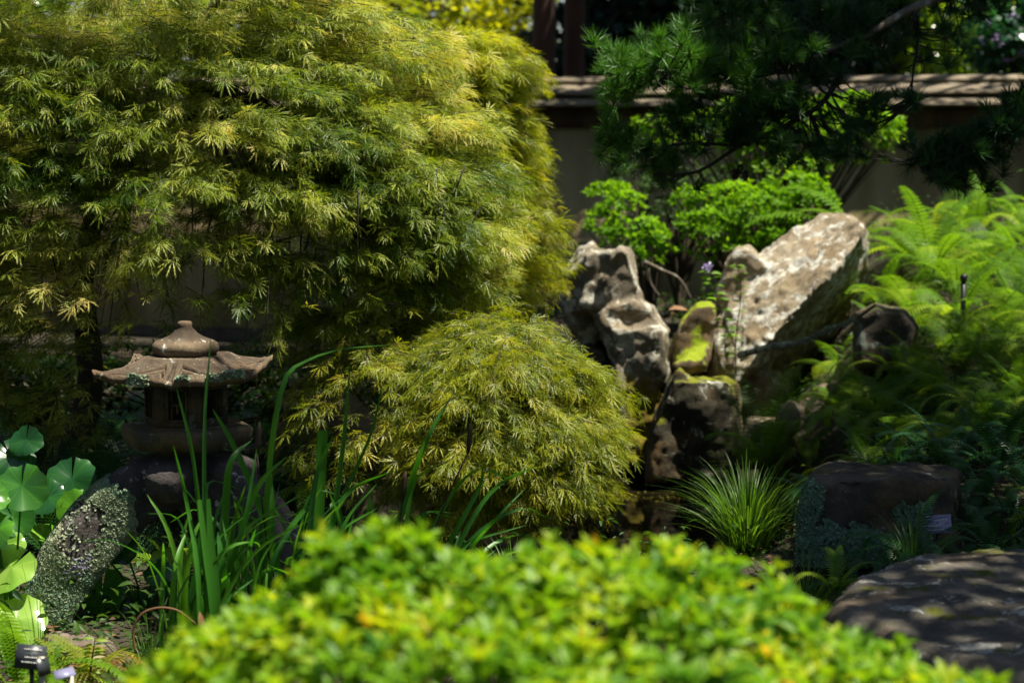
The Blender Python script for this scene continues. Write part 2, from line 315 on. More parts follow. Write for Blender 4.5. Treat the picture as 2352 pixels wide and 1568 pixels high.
# ------------------------------------------------------------------ garden wall
def wall_y(x): return 16.3 - .2 * (x + .2)
def build_wall():
    x0, x1 = -7.5, 7.0
    d = Vector((x1 - x0, wall_y(x1) - wall_y(x0), 0)); L = d.length; d.normalize(); nrmv = Vector((d.y, -d.x, 0))   # towards the camera
    mid = Vector(((x0 + x1) / 2, wall_y((x0 + x1) / 2), 0))
    R = np.array([[d.x, nrmv.x, 0], [d.y, nrmv.y, 0], [0, 0, 1]])
    root = empty('garden_wall', (mid.x, mid.y, .1), 'long plastered garden wall with a stepped wooden roof, behind the pond and azaleas', 'wall')
    M_pl, nt, n, l, b, o = newmat('aged_plaster')
    tc = n.new('ShaderNodeTexCoord'); mp = n.new('ShaderNodeMapping'); mp.inputs['Scale'].default_value = (1, 1, .2); l.new(tc.outputs['Object'], mp.inputs[0])
    a = n.new('ShaderNodeTexNoise'); a.inputs['Scale'].default_value = 2.6; a.inputs['Detail'].default_value = 8; l.new(mp.outputs[0], a.inputs[0])
    r = ramp(n, [(.32, (.13, .1, .04)), (.5, (.36, .28, .14)), (.68, (.5, .4, .22))]); l.new(a.outputs[0], r.inputs[0]); l.new(r.outputs[0], b.inputs['Base Color'])
    b.inputs['Roughness'].default_value = .9
    M_wood = barkmat('weathered_wood', (.05, .03, .02), (.1, .07, .045), 6)
    M_shingle, nt, n, l, b, o = newmat('bark_shingle')
    tc = n.new('ShaderNodeTexCoord'); mp = n.new('ShaderNodeMapping'); mp.inputs['Scale'].default_value = (5, 16, 16); mp.inputs['Rotation'].default_value = (0, 0, -math.atan2(d.y, d.x))
    l.new(tc.outputs['Object'], mp.inputs[0]); a = n.new('ShaderNodeTexNoise'); a.inputs['Scale'].default_value = 1.5; a.inputs['Detail'].default_value = 8; a.inputs['Distortion'].default_value = .6; l.new(mp.outputs[0], a.inputs[0])
    r = ramp(n, [(.3, (.08, .062, .04)), (.5, (.17, .135, .09)), (.68, (.24, .2, .13))]); l.new(a.outputs[0], r.inputs[0]); l.new(r.outputs[0], b.inputs['Base Color']); b.inputs['Roughness'].default_value = .8
    bp = n.new('ShaderNodeBump'); bp.inputs['Distance'].default_value = .02; l.new(a.outputs[0], bp.inputs['Height']); l.new(bp.outputs[0], b.inputs['Normal'])
    def prism(prof, name, mat, parent=root, x_0=-L / 2, x_1=L / 2, nseg=60, wob=.002):
        mb = MB(); k = len(prof); V = []
        for i in range(nseg + 1):
            t = x_0 + (x_1 - x_0) * i / nseg
            for j, (y, z) in enumerate(prof):
                w = wob * noise.noise((t * 1.3, j * 3.1, z * 5))
                V.append(mid + Vector(R @ np.array([t, y + w, 0])) + Vector((0, 0, z + w)))
        F = []
        for i in range(nseg):
            for j in range(k):
                a_ = i * k + j; b_ = i * k + (j + 1) % k
                F += [(a_, a_ + k, b_ + k), (a_, b_ + k, b_)]
        for j in range(1, k - 1): F += [(0, j, j + 1), (nseg * k, nseg * k + j + 1, nseg * k + j)]
        mb.add(V, F); return mb.build(name, mat, parent)
    # profiles are (towards camera, height)
    prism([(.12, -.1), (.12, 2.184), (-.12, 2.184), (-.12, -.1)], 'plaster_panel', M_pl)
    prism([(.16, -.12), (.16, .34), (.122, .36), (.122, -.12)], 'base_board', M_wood)
    prism([(.17, 2.02), (.17, 2.183), (.122, 2.183), (.122, 2.02)], 'upper_beam', M_wood)
    prism([(.46, 2.185), (.465, 2.2), (.2, 2.285), (-.3, 2.285), (-.3, 2.185)], 'roof_course', M_shingle)
    prism([(.33, 2.275), (.335, 2.292), (.12, 2.36), (-.2, 2.36), (-.2, 2.29), (.2, 2.287)], 'roof_course', M_shingle)
    prism([(.11 * math.cos(t) , 2.385 + .045 * math.sin(t)) for t in np.linspace(-.3, PI + .3, 10)], 'roof_ridge', M_shingle)
build_wall()

# ------------------------------------------------------------------ stones
def hull_add(bm, pts):
    vs = [bm.verts.new(p) for p in pts]
    r = bmesh.ops.convex_hull(bm, input=vs)
    bmesh.ops.delete(bm, geom=[v for v in r['geom_interior'] if isinstance(v, bmesh.types.BMVert)], context='VERTS')
def rock(name, label, chunks, mat, voxel=.02, d1=.05, s1=.25, d2=.015, s2=.06, smooth=6, group=None, cat='stone', depth_extra=None):
    """chunks: convex point clouds in the world; fused, weathered and rounded into one closed mesh"""
    me = bpy.data.meshes.new(name); bm = bmesh.new()
    for c in chunks:
        b2 = bmesh.new(); hull_add(b2, c); tmp = bpy.data.meshes.new('t'); b2.to_mesh(tmp); b2.free(); bm.from_mesh(tmp); bpy.data.meshes.remove(tmp)
    P = np.array([v.co[:] for v in bm.verts]); org = Vector(((P[:, 0].min() + P[:, 0].max()) / 2, (P[:, 1].min() + P[:, 1].max()) / 2, P[:, 2].min()))
    for v in bm.verts: v.co -= org
    bmesh.ops.recalc_face_normals(bm, faces=bm.faces); bm.to_mesh(me); bm.free()
    o = bpy.data.objects.new(name, me); C.objects.link(o); o.location = org
    r = o.modifiers.new('r', 'REMESH'); r.mode = 'VOXEL'; r.voxel_size = voxel
    s = o.modifiers.new('s', 'SMOOTH'); s.iterations = smooth; s.factor = .6
    dg = bpy.context.evaluated_depsgraph_get(); dg.update()
    m2 = bpy.data.meshes.new_from_object(o.evaluated_get(dg)); o.modifiers.clear(); o.data = m2; bpy.data.meshes.remove(me); m2.name = name
    nv = len(m2.vertices); co = np.empty(nv * 3, np.float32); m2.vertices.foreach_get('co', co); co = co.reshape(-1, 3)
    no = np.array([v.normal[:] for v in m2.vertices]); off = Vector(org) * 1.7
    dd = np.empty(nv)
    for i, p in enumerate(co):
        q = Vector(p.tolist()) + off
        a = noise.fractal(q / s1, 1., 2., 3) ; b_ = noise.ridged_multi_fractal(q / s2, 1., 2., 3, 1., 2.) - 1
        c_ = noise.voronoi(q / (s2 * 1.6))[0]; dd[i] = d1 * a + d2 * .35 * b_ + d2 * 1.1 * (min(c_[1] - c_[0], .35) - .2) + d2 * .35 * noise.fractal(q / s2 * 3, 1., 2., 4)
    co = co + no * dd[:, None]; m2.vertices.foreach_set('co', co.astype(np.float32).ravel())
    m2.polygons.foreach_set('use_smooth', np.ones(len(m2.polygons), bool)); m2.materials.clear(); m2.materials.append(mat); m2.update()
    return tag(o, label, cat, group)
def outl(pts, Yf, Ym, Yb, sf=.72, sb=.8):
    """rounded body: outline at mid depth, shrunk towards front and back"""
    c = np.mean(pts, axis=0); out = []
    for (x, y) in pts:
        out += [at(c[0] + (x - c[0]) * sf, c[1] + (y - c[1]) * sf, Yf), at(x, y, Ym), at(c[0] + (x - c[0]) * sb, c[1] + (y - c[1]) * sb, Yb)]
    return out
def build_rocks():
    rock('twin_peaked_stone', 'upright lichen-covered stone with two rounded peaks, left of the leaning stone', [
        outl([(1287, 700), (1292, 625), (1332, 562), (1362, 552), (1388, 580), (1412, 640), (1425, 800), (1330, 830)], 11.75, 12.0, 12.35, .8),
        outl([(1370, 640), (1395, 585), (1425, 560), (1447, 572), (1462, 640), (1490, 740), (1400, 780)], 11.55, 11.85, 12.2, .85), outl([(1325, 720), (1340, 580), (1375, 572), (1445, 576), (1475, 720)], 11.6, 11.9, 12.25, .92),
        outl([(1368, 722), (1392, 695), (1452, 680), (1497, 700), (1536, 760), (1530, 860), (1500, 960), (1440, 960), (1415, 850)], 11.45, 11.7, 12.1, .9),
        outl([(1400, 740), (1520, 740), (1535, 850), (1505, 980), (1482, 1085), (1415, 1085)], 11.35, 11.6, 12.1, .9)],
        M_pillar, .015, .03, .25, .022, .12, 1)
    L = [at(1634, 880, 11.7), at(1630, 760, 11.82), at(1650, 672, 11.95), at(1735, 590, 12.0), at(1830, 522, 12.1), at(1890, 490, 12.15), at(1945, 492, 12.1)]
    Rg = [at(1690, 884, 11.32), at(1750, 800, 11.3), at(1850, 690, 11.35), at(1925, 610, 11.45), at(1975, 545, 11.6), at(1980, 515, 11.75)]
    Bk = [at(1760, 880, 12.3), at(1850, 850, 12.5), at(1945, 740, 12.6), at(1995, 620, 12.6), at(1998, 530, 12.5), at(1930, 500, 12.5), at(1700, 640, 12.4), at(1690, 850, 12.4)]
    foot = [at(1640, 1000, 11.9), at(1720, 1010, 11.5), at(1880, 960, 12.5)]
    rock('leaning_stone', 'large pale lichen-blotched stone leaning to the right above the pond', [
        L + Rg + Bk, [at(1636, 850, 11.75), at(1750, 860, 11.4), at(1830, 850, 12.4), at(1700, 850, 12.3)] + foot,
        outl([(1640, 800), (1648, 660), (1688, 564), (1718, 563), (1740, 596), (1800, 640), (1735, 760)], 11.8, 11.92, 12.3, .92)],
        M_slab, .015, .02, .3, .03, .14, 1)
    rock('dark_stone', 'dark mossy-topped stone at the water edge, in front of the leaning stone', [
        outl([(1480, 1125), (1487, 1010), (1508, 925), (1540, 870), (1575, 862), (1640, 866), (1690, 880), (1704, 940), (1708, 1125)], 10.95, 11.15, 11.6, .88),
        outl([(1530, 900), (1545, 852), (1562, 840), (1582, 862), (1590, 910)], 11.0, 11.15, 11.4, .8),
        outl([(1630, 910), (1640, 868), (1665, 864), (1690, 880), (1702, 930)], 10.95, 11.15, 11.5, .8)],
        M_crock, .015, .035, .3, .014, .13, 2)
    rock('mossy_stone', 'shadowed stone with a bright green moss patch, wedged between the tall stones', [
        outl([(1538, 860), (1545, 790), (1565, 730), (1600, 690), (1645, 688), (1655, 870)], 11.7, 11.95, 12.4, .85),
        [at(1545, 842, 11.3), at(1590, 800, 11.45), at(1625, 792, 11.5), at(1615, 830, 11.35), at(1560, 870, 11.35), at(1630, 860, 11.5), at(1560, 830, 11.9), at(1630, 800, 11.9)]],
        M_moss, .018, .03, .2, .012, .06, 5)
    rock('shore_stone', 'brown stone at the pond edge, left of the twin-peaked stone behind the maple tips', [
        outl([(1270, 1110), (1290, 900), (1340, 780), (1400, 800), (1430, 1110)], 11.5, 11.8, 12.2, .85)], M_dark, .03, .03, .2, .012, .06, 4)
    # right-hand boulder
    fr = [(1856, 1110), (1930, 1098), (2050, 1102), (2180, 1112), (2198, 1300), (1835, 1300), (1840, 1200)]
    tp = [(1885, 1070), (1955, 1055), (2100, 1066), (2205, 1080)]
    rock('lichened_boulder', 'square dark boulder edged with pale green lichen, among the ferns on the right', [
        [at(x, y, 7.35) for x, y in fr] + [at(x, y, 8.0) for x, y in tp] + [at(1840, 1180, 7.9), at(2215, 1200, 7.9), at(1870, 1300, 8.0), at(2200, 1300, 8.0)]],
        M_dark2, .014, .035, .3, .018, .1, 4)
    z = .66
    pts = [(.86, 5.42), (1.0, 5.82), (1.25, 6.12), (1.7, 6.25), (2.3, 6.05), (2.45, 4.9), (1.9, 4.4), (1.15, 4.75)]
    rock('flat_stone', 'broad flat stepping stone with moss patches and dappled light, bottom right', [
        [(x, y, z) for x, y in pts] + [(x + (1.6 - x) * .06, y + (5.3 - y) * .06, z + .035) for x, y in pts] + [(x + (1.6 - x) * .05, y + (5.3 - y) * .05, .1) for x, y in pts]],
        M_flat, .016, .02, .45, .01, .05, 1)
    rock('stone_block', 'low squared stone block with mossy side, below the lantern leg', [
        [at(x, y, Y) for (x, y, Y) in [(105, 1490, 6.25), (180, 1478, 6.25), (262, 1490, 6.25), (268, 1600, 6.25), (105, 1600, 6.25), (110, 1450, 6.6), (250, 1455, 6.6), (262, 1560, 6.6), (110, 1560, 6.6)]]],
        M_tanm, .01, .014, .12, .008, .04, 3, cat='stone block')
    rock('white_stone', 'pale sunlit stone glimpsed through the maple, right of the lantern', [
        outl([(905, 1010), (930, 975), (985, 960), (1035, 968), (1050, 1020), (1040, 1090), (920, 1090)], 9.0, 9.2, 9.5)], M_white, .02, .03, .2, .01, .06, 5)
    rock('brown_stone', 'brown stone in the shade behind the irises, right of the lantern', [
        outl([(600, 1060), (640, 880), (720, 860), (800, 900), (880, 1010), (900, 1120)], 9.4, 9.7, 10.1)], M_tan, .03, .04, .25, .015, .07, 4)
    for lab, o_, Y in [('small round tan stone among the ferns, right of the dark stone', [(1775, 985), (1785, 930), (1820, 915), (1850, 940), (1845, 985), (1810, 1010)], 10.4),
                       ('small grey rounded stone half hidden by fern tips below the leaning stone', [(1868, 915), (1872, 885), (1900, 876), (1925, 890), (1925, 920), (1895, 930)], 10.9),
                       ('low brown stone behind the tall fern at the pond edge', [(1690, 1010), (1720, 960), (1790, 955), (1835, 1000), (1840, 1080), (1700, 1080)], 10.7)]:
        rock('small_stone', lab, [outl(o_, Y - .12, Y, Y + .2)], M_tan, .018, .02, .12, .008, .05, 4, 'small stones beside the pond')
    rock('dark_boulder', 'dark boulder with orange moss on its right side, between the ferns', [
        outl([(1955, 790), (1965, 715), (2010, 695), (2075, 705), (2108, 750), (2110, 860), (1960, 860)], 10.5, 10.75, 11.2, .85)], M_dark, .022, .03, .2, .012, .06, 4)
M_dark2 = stonemat('boulder_stone', (.03, .028, .022), (.07, .06, .045), (.13, .115, .09), .15, (.25, .33, .26), .25, (.12, .1, .03), grain=70, ochre=.3, ls=10, seed=7.7)
M_tanm = stonemat('block_stone', (.09, .07, .055), (.19, .15, .12), (.3, .24, .2), .1, (.4, .4, .35), .12, (.14, .15, .01), grain=110, ochre=.2, ls=14, seed=3.1)
M_white = stonemat('pale_stone', (.4, .38, .36), (.6, .58, .55), (.8, .78, .76), .3, (.8, .8, .78), .1, grain=60, ochre=.1, seed=2.1)
build_rocks()

# ------------------------------------------------------------------ stone lantern
LX, LY = at(427, 900, 7.0).x, 7.0
def build_lantern():
    root = empty('stone_lantern', (LX, LY, T(LX, LY)), 'low weathered stone lantern with curled roof, domed finial and arched lichen-crusted legs', 'stone lantern')
    zpx = lambda py: at(427, py, LY).z
    th = math.radians(-5)
    def P(x, y, z): return (LX + x * math.cos(th) - y * math.sin(th), LY + x * math.sin(th) + y * math.cos(th), z)
    # finial
    zb = zpx(815); prof = [(0, 0), (.104, .002), (.114, .012), (.118, .026), (.116, .040), (.105, .050), (.083, .058), (.062, .066), (.046, .076), (.034, .088), (.027, .096), (.0245, .104), (.0262, .112), (.022, .119), (.012, .121), (0, .120)]
    mb = MB(); n = 48; V = []; F = []
    for r, z in prof:
        for k in range(n):
            a = 2 * PI * k / n; w = 1 + .03 * noise.noise((math.cos(a) * 2, math.sin(a) * 2, z * 30)) + .012 * noise.noise((math.cos(a) * 9, math.sin(a) * 9, z * 120))
            V.append(P(r * w * math.cos(a), r * w * math.sin(a), zb + z))
    for i in range(len(prof) - 1):
        for k in range(n):
            a = i * n + k; b = i * n + (k + 1) % n; F += [(a, b, b + n), (a, b + n, a + n)]
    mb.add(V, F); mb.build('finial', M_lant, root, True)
    # roof
    N = 170; hw = .248; zt = zpx(815) + .001; V = []; F = []
    u = np.linspace(-1, 1, N); U, W = np.meshgrid(u, u)
    t = np.maximum(abs(U), abs(W)); aa = np.where(abs(W) >= abs(U), U, W) / np.maximum(t, 1e-6)
    s = np.clip((t - .5) / .5, 0, 1)
    z = -.06 * (1 - (1 - s) ** 1.7) + .03 * (abs(aa) ** 3) * s ** 1.2
    g = sstep(.05, .2, abs(aa)) * (1.02 - np.clip((abs(aa) - .12) / .88, 0, 1) ** 1.25)
    q = (1 - s) / np.maximum(g, .02)
    on = (s > .02) * (s < 1.01)
    groove = np.exp(-((q - .5) / .06) ** 2) + .9 * np.exp(-((q - .78) / .055) ** 2)
    z = z - on * .024 * groove * (abs(aa) > .05) + on * .004 * (q < .45)
    z = z - on * .006 * (abs(aa) < .055) * sstep(.1, .3, s)
    rough = np.array([noise.fractal((x * 6, y * 6, 2.), 1., 2., 5) for x, y in zip(U.ravel(), W.ravel())]).reshape(U.shape)
    z = z + rough * (.0025 + .005 * on * (q < .45))
    ex = 1 + .05 * (abs(aa) ** 4) * s - .02 * (1 - abs(aa)) * s
    chip = 1 - .02 * np.clip(rough, 0, 1) * (t > .97)
    X = U * hw * ex * chip; Yy = W * hw * ex * chip
    V = [P(x, y, zt + zz) for x, y, zz in zip(X.ravel(), Yy.ravel(), z.ravel())]
    for i in range(N - 1):
        for j in range(N - 1):
            a = i * N + j; F += [(a, a + 1, a + N + 1), (a, a + N + 1, a + N)]
    ring = [j for j in range(N)] + [i * N + N - 1 for i in range(1, N)] + [(N - 1) * N + j for j in range(N - 2, -1, -1)] + [i * N for i in range(N - 2, 0, -1)]
    base = len(V); k = len(ring)
    for idx in ring:
        x, y, zz = V[idx]; dx, dy = x - LX, y - LY; V.append((LX + dx * .985, LY + dy * .985, zz - .027 - .004 * noise.noise((dx * 20, dy * 20, 0))))
    for idx in ring:
        x, y, zz = V[idx]; dx, dy = x - LX, y - LY; V.append((LX + dx * .5, LY + dy * .5, zt - .098))
    for j in range(k):
        a, b = ring[j], ring[(j + 1) % k]; c, d = base + j, base + (j + 1) % k
        F += [(a, c, d), (a, d, b)]; F += [(c, c + k, d + k), (c, d + k, d)]
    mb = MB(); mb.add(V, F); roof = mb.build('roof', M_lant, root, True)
    m = roof.data; m.polygons.foreach_set('use_smooth', np.ones(len(m.polygons), bool))
    # lichen crust on the eave
    lc = MB(); fv, ff = flake()
    pos = []
    for j in range(k):
        x, y, zz = V[base + j]; X0 = (x - LX)
        if y < LY - .18:
            for _ in range(16):
                f = random.random(); px = X0
                on1 = -.16 < px < -.095 and f > .25 * random.random(); on2 = (.12 < px < .30) and f > .35 + .45 * random.random(); on3 = .01 < px < .05 and f > .75
                if on1 or on2 or on3: pos.append((x + random.uniform(-.004, .004), y - .004, zz + .034 * f + random.uniform(-.002, .004)))
    pos = np.array(pos); nn = nrm(rng.normal(0, .5, pos.shape) + (0, -1, .5))
    lc.scatter(fv, ff, pos, frames(rng.normal(size=pos.shape), nn), rng.uniform(.004, .009, len(pos)), rng.choice([.02, .1, .3, .8, .9], len(pos)))
    lc.build('lichen', M_lichen, roof)
    def hexring(R, z, k=6, ph=0): return [P(R * math.cos(ph + 2 * PI * i / k), R * math.sin(ph + 2 * PI * i / k), z) for i in range(k)]
    def hexsolid(levels, name, mat, parent, bev=.012):
        """stack of hexagonal rings with softened corners"""
        mb = MB(); V = []; cnt = 48
        for R, z in levels:
            for k in range(cnt):
                a = 2 * PI * k / cnt; sec = PI / 3; am = (a % sec) - sec / 2
                rr = R * math.cos(sec / 2) / math.cos(am); rr = min(rr, R * .99); rr *= 1 + .012 * noise.noise((math.cos(a) * 4, math.sin(a) * 4, z * 25))
                V.append(P(rr * math.cos(a), rr * math.sin(a), z))
        F = []
        for i in range(len(levels) - 1):
            for k in range(cnt):
                a = i * cnt + k; b = i * cnt + (k + 1) % cnt; F += [(a, b, b + cnt), (a, b + cnt, a + cnt)]
        for k in range(1, cnt - 1): F += [(0, k + 1, k), ((len(levels) - 1) * cnt, (len(levels) - 1) * cnt + k, (len(levels) - 1) * cnt + k + 1)]
        mb.add(V, F); return mb.build(name, mat, parent)
    z0, z1 = zpx(972), zpx(872)
    ph = 0
    # firebox: six corner posts, sills and lintels around real openings
    fb = MB(); R = .15; ap = R * math.cos(PI / 6); side = R
    body = None
    for i in range(6):
        a = PI / 6 + i * PI / 3; nx, ny = math.cos(a), math.sin(a); tx, ty = -ny, nx
        def Q(uu, out, z): return P(nx * (ap + out) + tx * uu, ny * (ap + out) + ty * uu, z)
        w = .046 if i % 2 else .03; h0, h1 = z0 + .03, z1 - .024
        Rm = np.array([[tx, nx, 0], [ty, ny, 0], [0, 0, 1.]]); rot = np.array([[math.cos(th), -math.sin(th), 0], [math.sin(th), math.cos(th), 0], [0, 0, 1.]]); Rm = rot @ Rm
        def bx(u0, u1, za, zb_, out=0, d=.012):
            fb.box(Q((u0 + u1) / 2, out - d, (za + zb_) / 2), ((u1 - u0) / 2, d, (zb_ - za) / 2), Rm)
        bx(-side / 2, -w, z0, z1); bx(w, side / 2, z0, z1); bx(-w, w, z0, h0, -.0006); bx(-w, w, h1, z1, -.0006)
        bx(-w + .006, -w + .012, h0, h1, -.004, .006)
        # raised window moulding
        bx(-w - .008, -w, h0 - .006, h1 + .006, .006, .006); bx(w, w + .008, h0 - .006, h1 + .006, .006, .006); bx(-w - .006, w + .006, h1, h1 + .007, .0045, .005); bx(-w - .006, w + .006, h0 - .007, h0, .0045, .005)
    fbo = fb.build('firebox', M_lantd, root)
    # lattice in the front opening
    for i in (4,):
        lt = MB(); a = PI / 6 + i * PI / 3; nx, ny = math.cos(a), math.sin(a); tx, ty = -ny, nx
        Rm = np.array([[tx, nx, 0], [ty, ny, 0], [0, 0, 1.]]); rot = np.array([[math.cos(th), -math.sin(th), 0], [math.sin(th), math.cos(th), 0], [0, 0, 1.]]); Rm = rot @ Rm
        zc = (z0 + z1) / 2
        for (u0, z_, hu, hz) in [(0, zc + .004, .022, .0045), (-.02, zc, .004, .024), (.02, zc, .0038, .024), (0, zc - .014, .004, .0135)]:
            lt.box(P(nx * (ap - .01) + tx * u0, ny * (ap - .01) + ty * u0, z_), (hu, .006, hz), Rm)
        lt.build('window_lattice', M_lantd, fbo)
    hexsolid([(.19, zpx(976)), (.2, zpx(972)), (.2, z0 + .001)], 'firebox_base', M_lantd, root)
    hexsolid([(.11, zpx(1075)), (.115, zpx(1030)), (.13, zpx(1021)), (.23, zpx(1017)), (.243, zpx(982)), (.232, zpx(974)), (.2, zpx(972)-.001)], 'platform', M_lantd, root)
    # legs
    base_pts = [(575, 1085, 7.08), (500, 1082, 7.02), (430, 1092, 6.97), (350, 1118, 6.92), (272, 1165, 6.87), (200, 1235, 6.83), (148, 1315, 6.80), (112, 1400, 6.78), (100, 1440, 6.78)]
    cen = [at(*p) for p in base_pts]
    wid = [.10, .15, .185, .2, .205, .2, .185, .15, .12]
    for li, ang in enumerate([0, 122, 240]):
        rotm = Matrix.Translation(Vector((LX, LY, 0))) @ Matrix.Rotation(math.radians(ang), 4, 'Z') @ Matrix.Translation(Vector((-LX, -LY, 0)))
        cp = [rotm @ c for c in cen]
        cc = spline([tuple(c) for c in cp], 40); ww = np.interp(np.linspace(0, 1, 40), np.linspace(0, 1, 9), wid)
        hd = np.array([cc[-1][0] - cc[0][0], cc[-1][1] - cc[0][1], 0]); hd /= np.linalg.norm(hd); bn = np.array([-hd[1], hd[0], 0])
        V = []; F = []; K = 28
        for i in range(40):
            d = cc[min(i + 1, 39)] - cc[max(i - 1, 0)]; d -= bn * np.dot(d, bn); d /= np.linalg.norm(d); up = np.cross(bn, d)
            if up[2] < 0 and i < 30: up = -up
            if i and np.dot(up, pu) < 0: up = -up
            pu = up
            for k in range(K):
                a = 2 * PI * k / K; ca, sa = math.cos(a), math.sin(a)
                e = .38; cx = math.copysign(abs(ca) ** e, ca); sx = math.copysign(abs(sa) ** e, sa)
                tip = 1 if i < 38 else .8
                p = cc[i] + up * ww[i] / 2 * sx * tip + bn * .075 * cx * tip
                p = p + (up * sa + bn * ca) * .012 * noise.fractal(Vector(p.tolist()) * 9, 1., 2., 4)
                V.append(p)
        for i in range(39):
            for k in range(K):
                a = i * K + k; b = i * K + (k + 1) % K; F += [(a, b, b + K), (a, b + K, a + K)]
        V.append(cc[-1]); V.append(cc[0])
        for k in range(K): F += [(39 * K + k, 39 * K + (k + 1) % K, 40 * K), ((k + 1) % K, k, 40 * K + 1)]
        mb = MB(); mb.add(V, F); leg = mb.build('leg', M_leg, root, True)
        if li == 0:
            leg['label'] = 'arched leg thickly crusted with pale green lichen'
            leg_lichen(leg, np.array(V[:40 * K]).reshape(40, K, 3))
def flake():
    """a small cupped lobe of lichen"""
    V = [(0, 0, 0)]; F = []; n = 6
    for k in range(n):
        a = 2 * PI * k / n; V.append((math.cos(a), math.sin(a), .3 + .2 * math.sin(a * 3)))
    for k in range(n): F.append((0, 1 + k, 1 + (k + 1) % n))
    return np.array(V, float), np.array(F)
def leg_lichen(leg, G):
    fv, ff = flake(); pos = []; nor = []; ton = []; siz = []
    K = G.shape[1]
    for _ in range(210000):
        i = random.uniform(8, 38.4); k = random.uniform(0, K); i0 = int(i); k0 = int(k); fi, fk = i - i0, k - k0
        p = (G[i0, k0 % K] * (1 - fi) + G[min(i0 + 1, 39), k0 % K] * fi) * (1 - fk) + (G[i0, (k0 + 1) % K] * (1 - fi) + G[min(i0 + 1, 39), (k0 + 1) % K] * fi) * fk
        e1 = G[min(i0 + 1, 39), k0 % K] - G[i0, k0 % K]; e2 = G[i0, (k0 + 1) % K] - G[i0, k0 % K]; nn = np.cross(e2, e1); nn /= np.linalg.norm(nn) + 1e-9
        c = G[i0].mean(0)
        if np.dot(nn, p - c) < 0: nn = -nn
        # the photograph's patch, as a place on the stone: px,py here are just coordinates along the leg's face
        X = 1176 + p[0] / (S(6.8 - .04)); Z = 784 + 0 * p[0]; Zp = 784 - ((p[2] - at(427, 784, 6.72).z) / S(6.72)) * 1.0
        edge = 1122 + (X - 215) * .55 if X < 296 else 9999
        nz = noise.noise((X / 22, Zp / 22, 0)) * 14 + noise.noise((X / 7, Zp / 7, 3)) * 7
        if Zp + nz < edge - 4 or X + nz * .5 > 290: continue
        # bare dark hole in the middle
        hx, hy = X - 172 + (Zp - 1225) * .22, Zp - 1232
        h = (hx / 44) ** 2 + (hy / 58) ** 2
        hn = h + noise.noise((X / 16, Zp / 16, 7)) * .5 + noise.noise((X / 6, Zp / 6, 9)) * .35
        front = nn[1] < .1
        if front and hn < 1.25 and random.random() > .02: continue
        h2 = ((X - 150) / 12) ** 2 + ((Zp - 1350) / 9) ** 2
        if h2 + noise.noise((X / 8, Zp / 8, 1)) < .8: continue
        bur = ((X - 168) / 40) ** 2 + ((Zp - 1312) / 44) ** 2 + noise.noise((X / 10, Zp / 10, 5)) * .9
        pale = ((X - 128) / 26) ** 2 + ((Zp - 1245) / 60) ** 2 + noise.noise((X / 14, Zp / 14, 11)) * 1.1
        t = .28 + .28 * random.random() * (.6 + .5 * noise.noise((X / 25, Zp / 25, 20)))
        if Zp > 1330 and random.random() < .5: t = .1 * random.random()
        if edge + 14 > Zp + nz and random.random() < .6: t = .03
        if pale < .4 and random.random() < .6: t = .8 + .12 * random.random()
        if bur < .35 and random.random() < .5: t = .955 + .045 * random.random()
        if bur < .6 and random.random() < .25: continue
        pos.append(p + nn * random.uniform(-.001, .006)); nor.append(nn); ton.append(t); siz.append(random.uniform(.003, .0058))
    pos = np.array(pos); nor = np.array(nor); n2 = nrm(nor + rng.normal(0, .28, nor.shape))
    mb = MB(); mb.scatter(fv, ff, pos, frames(rng.normal(size=pos.shape), n2), np.array(siz), np.array(ton)); mb.build('lichen', M_lichen, leg)
build_lantern()

# ------------------------------------------------------------------ weeping maples
def maple_leaf(seed, fine=True):
    r = random.Random(seed); V = []; F = []
    for a0, L in zip([-74, -48, -24, 0, 24, 48, 74], [.5, .78, .96, 1.08, .96, .78, .5]):
        a = math.radians(a0 + r.uniform(-7, 7)); L *= r.uniform(.85, 1.1); d = np.array([math.sin(a), math.cos(a)]); p = np.array([-d[1], d[0]])
        bend = r.uniform(-.12, .12); dr = r.uniform(.0, .6)
        def pt(t, w):
            q = d * L * t + p * (w + bend * t * t * L); return (q[0], q[1], -dr * (L * t) ** 2 * .8 + .03 * math.sin(t * 5 + a))
        b = len(V); V += [pt(.0, 0), pt(.35, .015), pt(.35, -.015), pt(.7, .013), pt(.7, -.013), pt(1, 0)]
        F += [(b, b + 2, b + 1), (b + 1, b + 2, b + 4), (b + 1, b + 4, b + 3), (b + 3, b + 4, b + 5)]
        if fine:
            for t in (.34, .52, .7):
                for sg in (-1, 1):
                    b = len(V); V += [pt(t - .03, 0), pt(t + .05, 0)]
                    q = np.array(pt(t + .22, sg * (.075 * (1.1 - t) + .03))); q[2] -= .015; V.append(tuple(q)); F.append((b, b + 1, b + 2) if sg < 0 else (b + 1, b, b + 2))
    return np.array(V, float), np.array(F)
MAPL = [maple_leaf(k) for k in range(5)]; MAPS = [maple_leaf(k + 9, False) for k in range(3)]
